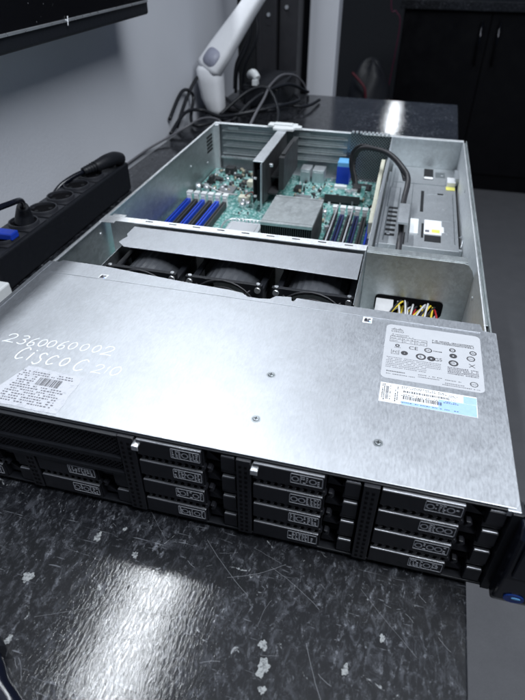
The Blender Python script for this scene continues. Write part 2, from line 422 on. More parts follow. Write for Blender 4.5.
# handwriting, white marker, drawn stroke by stroke
G = {
 '2': [[(.08,.72),(.25,.95),(.55,1.0),(.78,.82),(.70,.55),(.40,.28),(.05,.0),(.35,.06),(.9,.05)]],
 '3': [[(.15,.9),(.5,1.0),(.8,.85),(.65,.62),(.4,.52),(.7,.45),(.82,.22),(.55,.0),(.1,.08)]],
 '6': [[(.72,1.0),(.4,.75),(.2,.4),(.25,.08),(.55,.0),(.78,.2),(.65,.45),(.35,.42),(.22,.28)]],
 '0': [[(.5,1.0),(.22,.8),(.15,.4),(.3,.05),(.55,.02),(.8,.3),(.82,.7),(.62,.98),(.5,1.0)]],
 'C': [[(.85,.85),(.6,1.0),(.3,.8),(.15,.4),(.28,.06),(.55,.0),(.85,.16)]],
 'i': [[(.5,.72),(.46,.35),(.44,.0)], [(.55,1.0),(.57,.93)]],
 'S': [[(.85,.88),(.55,1.0),(.25,.82),(.4,.58),(.7,.42),(.72,.14),(.4,.0),(.08,.12)]],
 '1': [[(.3,.7),(.6,1.0),(.55,.5),(.5,.0)]],
}
hw = MB()
def glyph(ch, cx, cy, wd, ht, th, slant=0):
    for st in G[ch]:
        P = [Vector(p) for p in st]; Q = []
        for i in range(len(P)-1):
            p0 = P[max(i-1,0)]; p1 = P[i]; p2 = P[i+1]; p3 = P[min(i+2, len(P)-1)]
            for k in range(5):
                u = k/5; Q.append(.5*((2*p1)+(-p0+p2)*u+(2*p0-5*p1+4*p2-p3)*u*u+(-p0+3*p1-3*p2+p3)*u**3))
        Q.append(P[-1])
        hw.ribbon([(cx+(q.x-.5)*wd+(q.y-.5)*slant*ht, cy+(q.y-.5)*ht) for q in Q], th, H, 0, .00012, True)
num = [(.0421,.0733),(.0533,.0734),(.0621,.0728),(.0708,.0737),(.0787,.0743),(.0881,.0754),(.0967,.0763),(.1071,.0769),(.1175,.0776),(.1281,.0776)]
for ch, (x, y) in zip('2360060002', num): glyph(ch, x, y, .0085 if ch != '2' else .0105, .0115 if ch != '0' else .0092, .00078, .05)
for ch, (x, y), wd, ht in zip('CiSCOC210', [(.0627,.0578),(.0712,.0573),(.0799,.0549),(.0901,.0557),(.1013,.056),(.1153,.0558),(.1312,.0549),(.1377,.0554),(.1450,.0559)], (.0095,.006,.008,.0085,.0085,.011,.009,.004,.010), (.0150,.0130,.0145,.0115,.0100,.0140,.0105,.009,.0105)):
    glyph(ch if ch != 'O' else '0', x, y, wd, ht, .0009 if x < .125 else (.0003 if ch == '1' else .00065), .08)
part(hw, 'handwriting', M['whiteink'], lid)

# worn label with barcode
o_ = [(.0768,.0445),(.0850,.0452),(.0905,.0440),(.1253,.0424),(.1257,.0300),(.1249,.0210),(.1262,.0120),(.1259,.0022),(.1100,.0016),(.0900,.0024),(.0700,.0014),(.0610,.0030),(.0690,.0193)]
lb = MB().prism(o_, H+.00005, H+.00022)
x = .0935
while x < .1120:
    wd = rnd.choice((.0003,.0005,.0008)); lb.box(x, x+wd, .0262, .0345, H+.00022, H+.00027, 1); x += wd+rnd.choice((.0003,.0005,.0007))
for r_ in range(14):
    y = .0060+r_*.0025; x = .074+rnd.random()*.004
    if 8 <= r_ <= 11: xe = .090
    else: xe = .118
    while x < xe:
        wd = rnd.uniform(.0006,.0022)
        if rnd.random() < .8: lb.box(x, x+wd, y, y+.0011, H+.00022, H+.00026, 2)
        x += wd+.0007
part(lb, 'worn_label', [M['wornlabel'], M['ink'], M['greyink']], lid)

# regulatory label
LX, LY = .3425, .1005; LW, LH = .0765, .0730
rl = MB().prism(rrect(LX, LX+LW, LY, LY+LH, .0045), H+.00005, H+.00018)
zt = H+.00026
def T(x, y): return Matrix.Translation((LX+x, LY+y, zt))
def dashes(x0, x1, y, h=.0007, mi=1, dens=.85):
    x = x0
    while x < x1:
        wd = rnd.uniform(.0004, .0013)
        if rnd.random() < dens: rl.box(LX+x, LX+min(x+wd, x1), LY+y, LY+y+h*rnd.uniform(.8,1), zt-.00006, zt, mi)
        x += wd+.0004
def ring(cx, cy, r, wd, mi=1, n=22):
    wd = min(wd*1.5, r*.75)
    for i in range(n):
        a, b = 2*math.pi*i/n, 2*math.pi*(i+1)/n
        rl.add([(LX+cx+q*math.cos(t_), LY+cy+q*math.sin(t_), zt) for q, t_ in ((r-wd,a),(r,a),(r,b),(r-wd,b))], [(0,1,2,3)], mi)
for i, h in enumerate((.0012,.002,.0028,.002,.0012,.002,.0028,.002,.0012)):
    rl.box(LX+.0045+i*.0011, LX+.0050+i*.0011, LY+.0655, LY+.0655+h, zt-.00006, zt, 1)
rl.text('CISCO', .0036, T(.0042, .0621), 1)
dashes(.0045,.019,.0585); dashes(.0045,.023,.0565)
for yy in (.0555, .0520, .0480): rl.box(LX+.004, LX+.034, LY+yy, LY+yy+.0003, zt-.00006, zt, 1)
for xx in (.004, .014, .024, .0337): rl.box(LX+xx, LX+xx+.0003, LY+.0480, LY+.0555, zt-.00005, zt+.00001, 1)
for xx in (.005,.015,.025): dashes(xx, xx+.008, .0532); dashes(xx, xx+.007, .0495)
for r_ in range(3): dashes(.038,.071,.0575-r_*.0017, .0011, 1, .95)
rl.text('CE', .0062, T(.0195, .0408), 1)
ring(.0105,.0435,.0019,.0007); dashes(.0075,.0145,.0405)
ring(.0350,.0430,.0031,.0006); rl.text('UL', .0028, T(.0332,.0420), 1); dashes(.039,.047,.0425,.0014); 
ring(.054,.0480,.0026,.0006); ring(.0700,.0480,.0028,.0006); rl.text('N', .003, T(.0688,.0469), 1); dashes(.052,.056,.0475)
ring(.0545,.0405,.0030,.0018); ring(.068,.0400,.0033,.0006); dashes(.066,.070,.0395)
rl.box(LX+.006, LX+.012, LY+.0315, LY+.0318, zt-.00006, zt, 1); rl.box(LX+.006, LX+.0063, LY+.0315, LY+.0375, zt-.00006, zt+.00001, 1); rl.box(LX+.012, LX+.0123, LY+.0315, LY+.0375, zt-.00006, zt+.00001, 1)
rl.text('FC', .0042, T(.0070,.0330), 1); ring(.0165,.0345,.0028,.0018); rl.text('R', .003, T(.0156,.0335), 1)
ring(.0295,.0330,.0040,.0010); rl.text('S', .0042, T(.0282,.0316), 1); ring(.0375,.0325,.0032,.0022); rl.text('G', .0055, T(.0395,.0305), 1); rl.text('S', .0055, T(.0435,.0310), 1)
ring(.0545,.0310,.0038,.0010); rl.text('25', .0032, T(.0525,.0300), 1)
for a in (45, 135): 
    dx, dy = math.cos(R(a))*.003, math.sin(R(a))*.003
    rl.ribbon([(LX+.0685-dx, LY+.031-dy), (LX+.0685+dx, LY+.031+dy)], .0005, zt-.0001, 1)
for r_ in range(7): dashes(.003,.034 if r_ > 3 else .045,.0265-r_*.0021, .0007, 2, .9)
for r_ in range(5): dashes(.050,.073,.0245-r_*.0019, .0013, 2, .95)
dashes(.004,.018,.0085,.0012,1,.95); dashes(.004,.026,.0055); dashes(.028,.046,.0095); dashes(.048,.060,.0085); dashes(.028,.044,.0070,.0009,2)
ring(.0690,.0085,.0030,.0004); rl.text('CCC', .0021, T(.0666,.0078), 1)
dashes(.046,.073,.0025,.0009,2); dashes(.048,.062,.0045,.0009,2)
part(rl, 'regulatory_label', [M['paperg'], M['ink'], M['greyink']], lid, label='grey rounded label with certification symbols')

# barcode label (white with blue right end)
bl = MB(); BM = Matrix.Translation((.3435, .0735, 0)) @ Matrix.Rotation(R(-0.3), 4, 'Z')
bl.box(0, .0690, 0, .0215, H+.00005, H+.00017, 0, BM)
bl.box(.0420, .0685, .0003, .0125, H+.00017, H+.00020, 2, BM); bl.box(.0595, .0688, .0127, .0205, H+.00017, H+.00020, 2, BM)
bl.box(.0160, .0420, .0003, .0040, H+.00017, H+.00020, 2, BM)
zb = H+.00020
for r_, (y, hh) in enumerate(((.0135,.0022),(.0060,.0034))):
    x = .0170
    while x < .0500 - r_*.006:
        wd = rnd.choice((.0004,.0006,.0009)); bl.box(x, x+wd, y, y+hh, zb, zb+.00005, 1, BM); x += wd+rnd.choice((.0004,.0006))
for y in (.0195,.0180,.0108,.0095,.0022):
    x = .0155
    while x < (.046 if y > .018 else .056):
        wd = rnd.uniform(.0005,.0014)
        if rnd.random() < .8: bl.box(x, x+wd, y, y+.0007, zb, zb+.00004, 1, BM)
        x += wd+.0005
for xx in (.0015,.0028,.0072,.0110,.0125):
    y = .002
    while y < .019:
        wd = rnd.uniform(.0006,.0018)
        if rnd.random() < .8: bl.box(xx, xx+.0008, y, y+wd, zb, zb+.00004, 1, BM)
        y += wd+.0005
y = .0035
while y < .018:
    wd = rnd.choice((.0003,.0006)); bl.box(.0042, .0065, y, y+wd, zb, zb+.00004, 1, BM); y += wd+.0004
bl.text('UCSC', .0026, BM @ Matrix.Translation((.049,.0160,zb+.00003)), 1); bl.text('C210', .0024, BM @ Matrix.Translation((.049,.0130,zb+.00003)), 1)
part(bl, 'barcode_label', [M['paperw'], M['ink'], M['paperb']], lid, label='white barcode label with pale blue right end')
for x, y in ((.0676,.1838), (.3255,.1745)):
    s = MB().box(x-.004, x+.004, y-.0045, y+.0045, H+.0001, H+.0003)
    for q in ((-.0028,-.003,.001,.0005),(-.0025,-.001,-.0008,.0028),(.0003,.0005,.0022,.0025)): s.box(x+q[0], x+q[2]+.0006, y+q[1], y+q[3]+.0004, H+.0003, H+.00036, 1)
    s.box(x+.0010, x+.0034, y-.0034, y-.0012, H+.0003, H+.00036, 2)
    part(s, 'square_sticker', [M['paperw'], M['greyink'], M['paperb']], lid)

# ------------------------------------------------------------------ front: cage, dividers, grille, carriers
ZB = .0048; ROW = .02035
fr = MB()
fr.box(.0, W, .0145, .0160, ZB, H-.0015, 1)                        # dark back of the bays
fr.box(.0, W, -.0015, .0084, ZB-.0012, ZB+.0006, 0)                # bottom lip
fr.box(.0, W, -.0010, .0084, H-.0026, H-.0014, 0)                  # top lip under the lid
fr.box(.0, .0135, -.0030, .0084, ZB+.0007, H-.0027, 0)
fr.box(W-.0012, W+.0045, -.0035, .0084, ZB-.0010, H-.0016, 0)
fr.box(W+.0046, W+.0062, -.0020, .0084, ZB-.0010, H-.0026, 0)
part(fr, 'front_bezel', [M['black'], M['hole']], bevel=.0003)
COLS = [(.0150, .0895), (.0995, .1735), (.1870, .2580), (.2695, .3410), (.3525, .4280)]
for i, (x0, x1) in enumerate(((.0903,.0987), (.1743,.1862), (.2588,.2687), (.3418,.3517))):
    dv = MB(); zt_ = H-.0028 if i else .0432
    dv.box(x0, x1, -.0035, .0083, ZB+.0007, zt_, 0)
    z = ZB+.003
    while z < zt_-.003:
        for xx in (x0+.0018, (x0+x1)/2+.0006):
            dv.box(xx, xx+.0020, -.0038, -.0034, z, z+.0026, 1)
        z += .0049
    part(dv, 'bay_divider', [M['carrier'], M['hole']], bevel=.0002)
# pull tabs at the top corners of two bays
for x in (.1858, .2692):
    MBt = MB().box(x, x+.0048, -.0062, -.0002, H-.0078, H-.0062).box(x, x+.0048, -.0068, -.0060, H-.0105, H-.0062)
    part(MBt, 'pull_tab', M['silver'], bevel=.0003)
# vent grille, two bands of diamond mesh
gr = MB()
def lattice(x0, x1, z0, z1, pitch, wd, y0, y1):
    hgt = z1-z0; n = int((x1-x0+hgt)/pitch)+1
    for sgn in (1, -1):
        for i in range(-1, n+1):
            a = x0-hgt+i*pitch
            xa, za, xb, zb_ = a, z0, a+hgt, z1
            if xa < x0: za += (x0-xa); xa = x0
            if xb > x1: zb_ -= (xb-x1); xb = x1
            if xb-xa < .001: continue
            if sgn < 0: za, zb_ = z0+z1-za, z0+z1-zb_
            L = math.hypot(xb-xa, zb_-za); ang = math.atan2(zb_-za, xb-xa)
            Mx = Matrix.Translation((xa, 0, za)) @ Matrix.Rotation(-ang, 4, 'Y')
            e = .0004 if sgn > 0 else 0
            gr.box(0, L, y0-e, y1-e, -wd/2, wd/2, 0, Mx)
lattice(.0140, .1725, .0608, .0822, .0036, .0010, -.0012, .0002)
lattice(.0140, .1725, .0455, .0568, .0036, .0010, -.0012, .0002)
gr.box(.0135, .1740, -.0040, .0020, .0570, .0606, 1); gr.box(.0135, .1740, -.0040, .0020, .0424, .0453, 1)
gr.box(.0135, .1740, -.0040, .0020, .0824, H-.0028, 1)
gr.box(.0135, .1740, .0040, .0060, .0454, .0823, 2)
part(gr, 'vent_grille', [M['carrier'], M['black'], M['hole']], bevel=0)

PITCH = .0207; FS = .0060
def label_mesh(x0, x1, z0, seed):
    w_ = x1-x0; y0 = -.0088; ys = y0-.00012; t_ = MB(); a, c_ = x0+.36*w_, x0+.655*w_; za, zc = z0+.0044, z0+.0134
    def q(xa, xb, z_a, z_b): t_.box(xa, xb, ys-.0002, ys+.00005, z_a, z_b)
    q(a, c_, za, za+.00035); q(a, c_, zc-.00035, zc); q(a, a+.00035, za, zc); q(c_-.00035, c_, za, zc)
    rr = random.Random(seed); x = a+.0010
    while x < c_-.0022:
        if rr.random() < .28 and x < c_-.005:
            for k in range(12):
                a1, a2 = 2*math.pi*k/12, 2*math.pi*(k+1)/12; cx, cz, r_ = x+.0022, (za+zc)/2, .0026
                t_.add([(cx+g*math.cos(u), ys-.0002, cz+g*math.sin(u)) for g, u in ((r_-.0008,a1),(r_,a1),(r_,a2),(r_-.0008,a2))], [(0,1,2,3)])
            x += .0052
        else:
            for k in range(4):
                if rr.random() < .8: q(x, x+rr.uniform(.0008,.0020), za+.0012+k*.0018, za+.0019+k*.0018)
            if rr.random() < .6: q(x, x+.0006, za+.0012, zc-.0014)
            x += rr.uniform(.0020,.0027)
    return t_
def carrier(x0, x1, z0, first):
    w_ = x1-x0; b = MB(); y0 = -.0088
    b.box(x0+.0006, x0+.665*w_, y0, .0080, z0+.0008, z0+.0146, 0)
    b.box(x0+.0006, x0+.665*w_, y0+.0024, .0080, z0+.0146, z0+.0150, 0).box(x0+.0008, x0+.663*w_, y0+.0003, y0+.0023, z0+.0146, z0+.0152, 1)  # pale top strip stands for the edge reflection
    b.box(x0+.670*w_, x0+.680*w_, y0+.002, .008, z0+.0008, z0+.0150, 0)
    b.box(x0+.681*w_, x1-.0005, -.0006, .0080, z0+.0006, z0+.0040, 0)
    b.prism([(x0+.685*w_, 0), (x0+.83*w_, 0), (x0+.70*w_, .0085)], -.0010, .0060, 0, Matrix.Translation((0, .003, z0+.0040)) @ Matrix.Rotation(R(90), 4, 'X'))
    o = part(b, 'drive_carrier', [M['carrier'], M['carrierglint']], bevel=.00035); o.location = (0, FS, 0)
    l = MB()
    l.box(x0+.85*w_, x1-.0008, -.0070, .0080, z0+.0006, z0+.0132, 0)
    l.box(x0+.855*w_, x1-.0014, -.0066, -.0040, z0+.0132, z0+.0140, 1)  # painted reflection along the latch top
    part(l, 'latch', [M['carrier'], M['carrierglint']], o, bevel=.0005)
    part(label_mesh(x0, x1, z0, int(x0*1e4)), 'printed_label', M['label'], o)
    return o
def scallop(x0, x1, z0):
    w_ = x1-x0; b = MB(); n = 11; p = (w_*.80-.003)/n
    b.box(x0+.0006, x1-.0006, -.0012, .0082, z0+.0156, z0+.0206, 1).box(x0+.84*w_, x1-.0008, -.0050, -.0013, z0+.0160, z0+.0200, 0)
    for i in range(n):
        cx = x0+.0015+(i+.5)*p
        b.prism([(cx-p*.48, z0+.0158), (cx+p*.02, z0+.0158), (cx+p*.30, z0+.0182), (cx+p*.02, z0+.0204), (cx-p*.48, z0+.0204), (cx-p*.20, z0+.0182)][::-1], -.0074, -.0030, 0, Matrix(((1,0,0,0),(0,0,1,0),(0,1,0,0),(0,0,0,1))))
    o = part(b, 'perforated_strip', [M['carrier'], M['hole']], bevel=.0003); o.location = (0, FS, 0); return o
for ci, (x0, x1) in enumerate(COLS):
    rows = 4 if ci >= 2 else 2
    zb0 = ZB+.0008
    first = carrier(x0, x1, zb0, True); st = scallop(x0, x1, zb0)
    for r_ in range(1, rows):
        c2 = first.copy(); COL.objects.link(c2); c2.location = (0, FS, PITCH*r_)
        for ch in list(first.children):
            d2 = ch.copy(); COL.objects.link(d2); d2.parent = c2
            if ch.name.startswith('printed_label'):
                me = label_mesh(x0, x1, zb0, int(x0*1e4)+r_*17).build('tmp', M['label']); d2.data = me.data; bpy.data.objects.remove(me)
        if r_ < rows-1:
            s2 = st.copy(); COL.objects.link(s2); s2.location = (0, FS, PITCH*r_)

# right ear with badge
ear = MB()
prof = [(-.0040, H-.0010), (-.0105, H-.0012), (-.0150, H-.0090), (-.0165, .0400), (-.0150, .0150), (-.0125, .0085), (-.0040, .0080)]
EM = Matrix(((0,0,1,0),(1,0,0,0),(0,1,0,0),(0,0,0,1)))
ear.prism(prof, .4330, .4640, 0, EM)
ear.box(.4366, .4680, -.0030, .0090, .0040, H-.0022, 1)
eo = part(ear, 'ear_handle', [M['blackgloss'], M['black']], bevel=.0020, seg=3)
EL = Matrix(((1,0,0,0),(0,0,1,0),(0,1,0,0),(0,0,0,1)))
M['badgeblue'] = simple('navy_badge_enamel', (.008, .030, .16), .3)
part(MB().prism([(.4450+.0062*math.cos(R(a)), .0195+.0042*math.sin(R(a))) for a in range(0, 360, 18)], -.0164, -.0150, 0, EL)
  .prism([(.4460+.0028*math.cos(R(a)), .0205+.0008*math.sin(R(a))) for a in range(0, 360, 18)], -.0168, -.0163, 1, EL), 'badge', [M['badgeblue'], M['bluelt']], eo)
part(MB().box(.4370, .4600, -.0178, -.0160, .044, .074, 0), 'display_window', M['blackgloss'], eo, bevel=.0008)

# ------------------------------------------------------------------ fan bay
cb = MB()
cb.box(.0015, .4230, .3060, .3072, H-.012, H-.0012, 0) if False else None
cb.box(.0015, .3110, .3065, .3185, H-.0014, H-.0002, 0)          # crossbar flange
cb.box(.0060, .3100, .3175, .3187, .0050, H-.0015, 0)
cb.box(.0015, .0200, .3010, .3064, H-.0014, H-.0003, 0)
cb.box(.0100, .0260, .3186, .3230, H-.0005, H+.0004, 0)
for i in range(9): cb.box(.055+i*.029, .064+i*.029, .3125, .3140, H-.0002, H+.0002, 1)
part(cb, 'crossbar', [M['rim'], M['hole']], bevel=.0003)
fcv = MB().prism([(.0440,.2640),(.0500,.2590),(.0540,.2560),(.2000,.2540),(.3085,.2495),(.3085,.3045),(.0440,.3055),(.0440,.2850),(.0475,.2790),(.0450,.2720)], H-.0050, H-.0040)
fcv.box(.056, .3080, .2560, .2572, H-.0100, H-.0051) if False else None
part(fcv, 'fan_cover', M['lid'], bevel=.0003)
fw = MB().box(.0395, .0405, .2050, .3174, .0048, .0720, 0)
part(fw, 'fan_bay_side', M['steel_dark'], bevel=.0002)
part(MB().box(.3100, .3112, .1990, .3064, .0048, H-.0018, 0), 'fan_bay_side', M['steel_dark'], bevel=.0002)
def fan(x0, x1):
    zt_ = .0725; zb_ = .0052; yf = .2290; f = MB()
    cx, cz = (x0+x1)/2, (zt_+zb_)/2; ro = (x1-x0)/2-.0045
    for (ya, yb) in ((yf, yf+.0048), (.2850, .2895)):
        n = 32; sq = []
        for i in range(n):
            a = 2*math.pi*i/n; k = 1/max(abs(math.cos(a)), abs(math.sin(a)))
            sq.append((cx+(x1-x0)/2*k*math.cos(a), cz+(zt_-zb_)/2*k*math.sin(a), cx+(ro-.002)*math.cos(a), cz+(ro-.005)*math.sin(a)))
        vs = []
        for yy in (ya, yb):
            for q in sq: vs += [(q[0], yy, q[1]), (q[2], yy, q[3])]
        fs = []
        for i in range(n):
            j = (i+1) % n; A, B, C_, D_ = 2*i, 2*i+1, 2*j+1, 2*j; o2 = 2*n
            fs += [(A,B,C_,D_), (A+o2,D_+o2,C_+o2,B+o2), (A,D_,D_+o2,A+o2), (B,B+o2,C_+o2,C_)]
        f.add(vs, fs, 0)
    # ribbed barrel
    n = 60; bv = []; bf = []
    for yy in (yf+.0049, .2849):
        for i in range(n):
            a = 2*math.pi*i/n; r_ = 1.0-(.018 if i % 2 else 0)
            bv.append((cx+(ro-.0005)*r_*math.cos(a), yy, cz+(ro-.0035)*r_*math.sin(a)))
    for i in range(n): j = (i+1) % n; bf.append((i, j, n+j, n+i))
    f.add(bv, bf, 1)
    # flange lugs
    for sx in (-1, 1):
        f.box(cx+sx*(ro+.0005)-.003, cx+sx*(ro+.0005)+.003, yf+.0049, .2849, zt_-.012, zt_-.009, 0)
        for yy in (): f.box(cx+sx*(ro-.004)-.004, cx+sx*(ro-.004)+.004, yy, yy+.001, zt_-.020, zt_-.004, 0)
    o = part(f, 'cooling_fan', [M['black'], M['fan']], bevel=.0003)
    g = MB()
    for k in (1.0, .78, .56, .34): g.tube([(cx+ro*k*math.cos(2*math.pi*i/28), yf-.0022, cz+(ro-.001)*k*math.sin(2*math.pi*i/28)) for i in range(28)], .0009, 0, 6, 1, True)
    for a in (45, 135, 225, 315): g.tube([(cx, yf-.0030, cz), (cx+ro*1.12*math.cos(R(a)), yf-.0022, cz+ro*1.08*math.sin(R(a)))], .0008, 0, 6, 1)
    part(g, 'fan_guard', M['frame'], o)
    for sx in (-1, 1):
        s_ = MB()
        s_.cyl((cx+sx*((x1-x0)/2-.0045), yf-.0002, zt_-.0050), .0032, .0020, 0, 14, Matrix.Rotation(R(90), 4, 'X'))
        s_.cyl((cx+sx*((x1-x0)/2-.0045), yf+.0020, zt_-.0002), .0020, .0014, 0, 12)
        part(s_, 'fan_screw', M['silver'], o)
    h_ = MB().cyl((cx, yf+.012, cz), .018, .010, 0, 24, Matrix.Rotation(R(90), 4, 'X'))
    for k in range(7):
        a = 2*math.pi*k/7; Mx = Matrix.Translation((cx, yf+.012, cz)) @ Matrix.Rotation(a, 4, 'Y') @ Matrix.Rotation(R(35), 4, 'X')
        h_.box(-.005, .005, -.004, .004, .016, ro-.007, 0, Mx)
    part(h_, 'fan_rotor', M['blackmatte'], o)
for a, b in ((.0445, .1240), (.1345, .2165), (.2265, .3085)): fan(a, b)

# ------------------------------------------------------------------ power-supply side
pp = MB()
def xz(pts, y0, y1, mi=0): pp.prism(pts, -y1, -y0, mi, Matrix(((1,0,0,0),(0,0,-1,0),(0,1,0,0),(0,0,0,1))))
zt_ = H-.0015
xz([(.3120,.0048),(.4240,.0048),(.4240,.0700),(.4215,.0770),(.4165,.0835),(.4120,zt_),(.3120,zt_)][::1], .3052, .3062)
pp.box(.3120, .4150, .3063, .3180, H-.0017, H-.0005, 0)
part(pp, 'partition_plate', M['steel'], bevel=.0003)
op = MB()
op.prism(rrect(.3275, .4010, .0150, .0360, .005), 0, .0006, 0, Matrix.Translation((0,.3050,0)) @ Matrix.Rotation(R(90), 4, 'X'))
part(op, 'cable_opening', M['hole'])
wr = MB(); cols = ['red','yel','wht','org','blackmatte','yel','wht','red','yel','blackmatte','wht','org','yel','wht']
for i in range(44):
    x = .352+.046*rnd.random(); z = .017+.015*rnd.random(); k = rnd.choice([0,1,1,1,1,2,2,2,2,3,0,2]); ty = rnd.uniform(-.022,.006)
    wr.tube([(x, .3048, z), (x+ty*.3, .292, z+.003), (x+ty*.8, .270, z+.002), (x+ty*1.2, .240, z-.004), (x+ty*1.5, .200, .012), (x+ty, .16, .010)], .0012, k, 6, 4)
part(wr, 'wire_harness', [M['yel'], M['wht'], M['blackmatte'], M['red'], M['org']])
wc = MB().box(.3290, .3480, .2700, .3040, .0180, .0320)
part(wc, 'white_connector', M['wht'], bevel=.0006)
dvd = MB().box(.3108, .3120, .3185, .7345, .0048, H-.0012)
part(dvd, 'side_divider', M['steel_bright'], bevel=.0003)
ps = MB()
PX0, PX1, PY0, PY1, PZ = .3195, .4205, .4300, .7335, .0365
ps.box(PX0, PX1, PY0, PY1, .0060, PZ)
ps.box(PX0-.004, PX0-.0001, .44, .72, .0060, .030)
ps.box(PX1-.001, PX1+.0030, .4270, .4330, .0060, PZ+.0030)
ps.box(PX0, PX1+.001, .4286, .4299, .0300, PZ+.0008)
ps = part(ps, 'power_supply', M['psu'], bevel=.0008)
for q in ((.3715, .3865, .6780, .7280), (.3690, .3735, .5450, .6260), (.3725, .3755, .4600, .5050), (.3480, .3520, .4350, .4700), (.3770,.398,.4500,.4690)): part(MB().box(*q, PZ, PZ+.0003), 'cover_slot', M['blackmatte'], ps)
f = MB().box(.3720, .3860, .6800, .6890, PZ+.0003, PZ+.0006); part(f, 'white_marking', M['paperw'], ps)
f = MB().box(.3760, .3990, .4720, .5180, PZ+.0002, PZ+.0004, 0).box(.3860, .3965, .4780, .4880, PZ+.0004, PZ+.0005, 1).box(.3775, .3830, .4780, .4850, PZ+.0004, PZ+.0005, 2).box(.3960, .4020, .4800, .4990, PZ+.0002, PZ+.00035, 0)
part(f, 'white_sticker', [M['paperw'], M['green'], M['greyink']], ps)
f = MB().box(.4060, .4195, .6380, .6520, PZ+.0002, PZ+.0006, 1).box(.4070, .4195, .6522, .6760, PZ+.0002, PZ+.0070, 0)
part(f, 'yellow_white_tag', [M['paperw'], M['yellow']], ps)
f = MB().box(.3570, .3680, .4660, .5130, PZ+.0002, PZ+.0025, 0); part(f, 'white_tag', M['white'], ps)
for x, y in ((.402,.560),(.405,.480),(.345,.70),(.400,.70),(.330,.46)): part(MB().cyl((x, y, PZ+.0001), .0022, .0006, 0, 14), 'cover_screw', M['silver'], ps)
f = MB().box(.3930,.4180,.5200,.6200,PZ,PZ+.0004).box(.378,.402,.615,.64,PZ,PZ+.0004); part(f, 'pressed_panel', M['psu'], ps, bevel=.0002)
for q in ((.3240,.3252,.44,.72),(.4150,.4160,.45,.62),(.3560,.3566,.44,.66)): part(MB().box(q[0],q[1],q[2],q[3],PZ,PZ+.0006), 'pressed_seam', M['steel_dark'], ps)
part(MB().box(.3240,.4180,.6540,.6552,PZ,PZ+.0006), 'pressed_seam', M['steel_dark'], ps)
part(MB().box(.3900,.4050,.6900,.7150,PZ+.0001,PZ+.0006), 'oval_emboss', M['steel_dark'], ps, bevel=.0003)
part(MB().box(.3215,.3385,.5500,.6300,PZ,PZ+.0007).box(.3230,.3370,.5520,.6280,PZ+.0007,PZ+.0009,1), 'pressed_tab', [M['steel_dark'], M['psu']], ps)
for y in (.455,.47,.485,.50,.515,.53,.545): part(MB().box(.3250,.3380,y,y+.007,PZ,PZ+.0003), 'vent_slot', M['blackmatte'], ps)
# green insulating rail and right-hand brace
rail = MB().box(.4212, .4238, .4340, .7300, .0060, .0300); part(rail, 'side_rail', M['blackmatte'])
hk = MB().tube([(.421,.432,.041),(.4225,.440,.046),(.4225,.455,.046),(.421,.462,.041)], .0008).box(.4180,.4235,.66,.70,PZ,PZ+.012)
part(hk, 'spring_clip', M['steel_bright'])
# perforated rear panel section
pm = MB(); x0, x1 = .262, .3105
pm.box(.2330, .2600, .7330, .7340, .0050, H-.0015) if False else None
n = 0
mesh_back = MB().box(.2430, .3105, .7305, .7345, .0048, H-.0014); part(mesh_back, 'vent_backing', M['hole'])
gr = MB()
def latticeY(x0, x1, z0, z1, pitch, wd, y):
    hgt = z1-z0; nn = int((x1-x0+hgt)/pitch)+1
    for sgn in (1, -1):
        for i in range(-1, nn+1):
            xa, za = x0-hgt+i*pitch, z0; xb, zb_ = xa+hgt, z1
            if xa < x0: za += (x0-xa); xa = x0
            if xb > x1: zb_ -= (xb-x1); xb = x1
            if xb-xa < .001: continue
            if sgn < 0: za, zb_ = z0+z1-za, z0+z1-zb_
            L = math.hypot(xb-xa, zb_-za); ang = math.atan2(zb_-za, xb-xa)
            e = .0002*sgn
            gr.box(0, L, y+e, y+e+.0006, -wd/2, wd/2, 0, Matrix.Translation((xa, 0, za)) @ Matrix.Rotation(-ang, 4, 'Y'))
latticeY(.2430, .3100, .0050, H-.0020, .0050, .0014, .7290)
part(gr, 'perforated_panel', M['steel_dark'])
sc_ = MB()
for i in range(10): sc_.box(.2440+i*.0066, .2480+i*.0066, .7270, .7360, H-.0013, H+.0012)
part(sc_, 'serrated_edge', M['steel_bright'], bevel=.0003)

# rear expansion slots
rs = MB()
rs.box(.0014, .2425, D-.0012, D, .0048, H-.0014, 0)
rs.box(.0014, .2425, D-.0090, D-.0013, H-.0026, H-.0014, 1)
rs.box(.0014, .0100, .7200, D-.0091, .0048, H-.0030, 1)
rs.box(.1080, .1200, .7250, D-.0013, .0048, H-.0030, 0)
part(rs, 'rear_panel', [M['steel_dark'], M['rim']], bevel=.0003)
for (xa, xb) in ((.0140, .1060), (.1430, .2380)):
    for k in range(4):
        z0 = .0320+k*.0130
        s_ = MB().box(xa, xb, D-.0065, D-.0013, z0, z0+.0016, 0).box(xa, xb, D-.0030, D-.0013, z0+.0017, z0+.0112, 1)
        for q in range(2 if k < 3 else 1): s_.box(xa+.006, xb-.006, D-.0042, D-.0031, z0+.0040+q*.0032, z0+.0050+q*.0032, 0)
        if k == 3: s_.box(xa+.01, xa+.03, D-.0050, D-.0043, z0+.003, z0+.009, 0)
        part(s_, 'slot_cover', [M['steel'], M['steel_dark']], bevel=.0003)
s_ = MB()
for i in range(13): s_.box(.014+i*.0072, .0178+i*.0072, .7215, .7250, .0270, .0295)
s_.box(.012, .107, .7251, .7300, .0255, .0290)
part(s_, 'spring_contacts', M['silver'])
# white latch on the rear edge
s_ = MB().prism([(.0990,.7250),(.0990,.7420),(.1490,.7430),(.1500,.7330),(.1580,.7320),(.1585,.7200),(.1480,.7190),(.1470,.7080),(.1120,.7070),(.1110,.7240)], H-.0010, H+.0035)
s_.box(.110, .142, .7240, .7380, H+.0036, H+.0055)
part(s_, 'white_latch', M['white'], bevel=.0015)

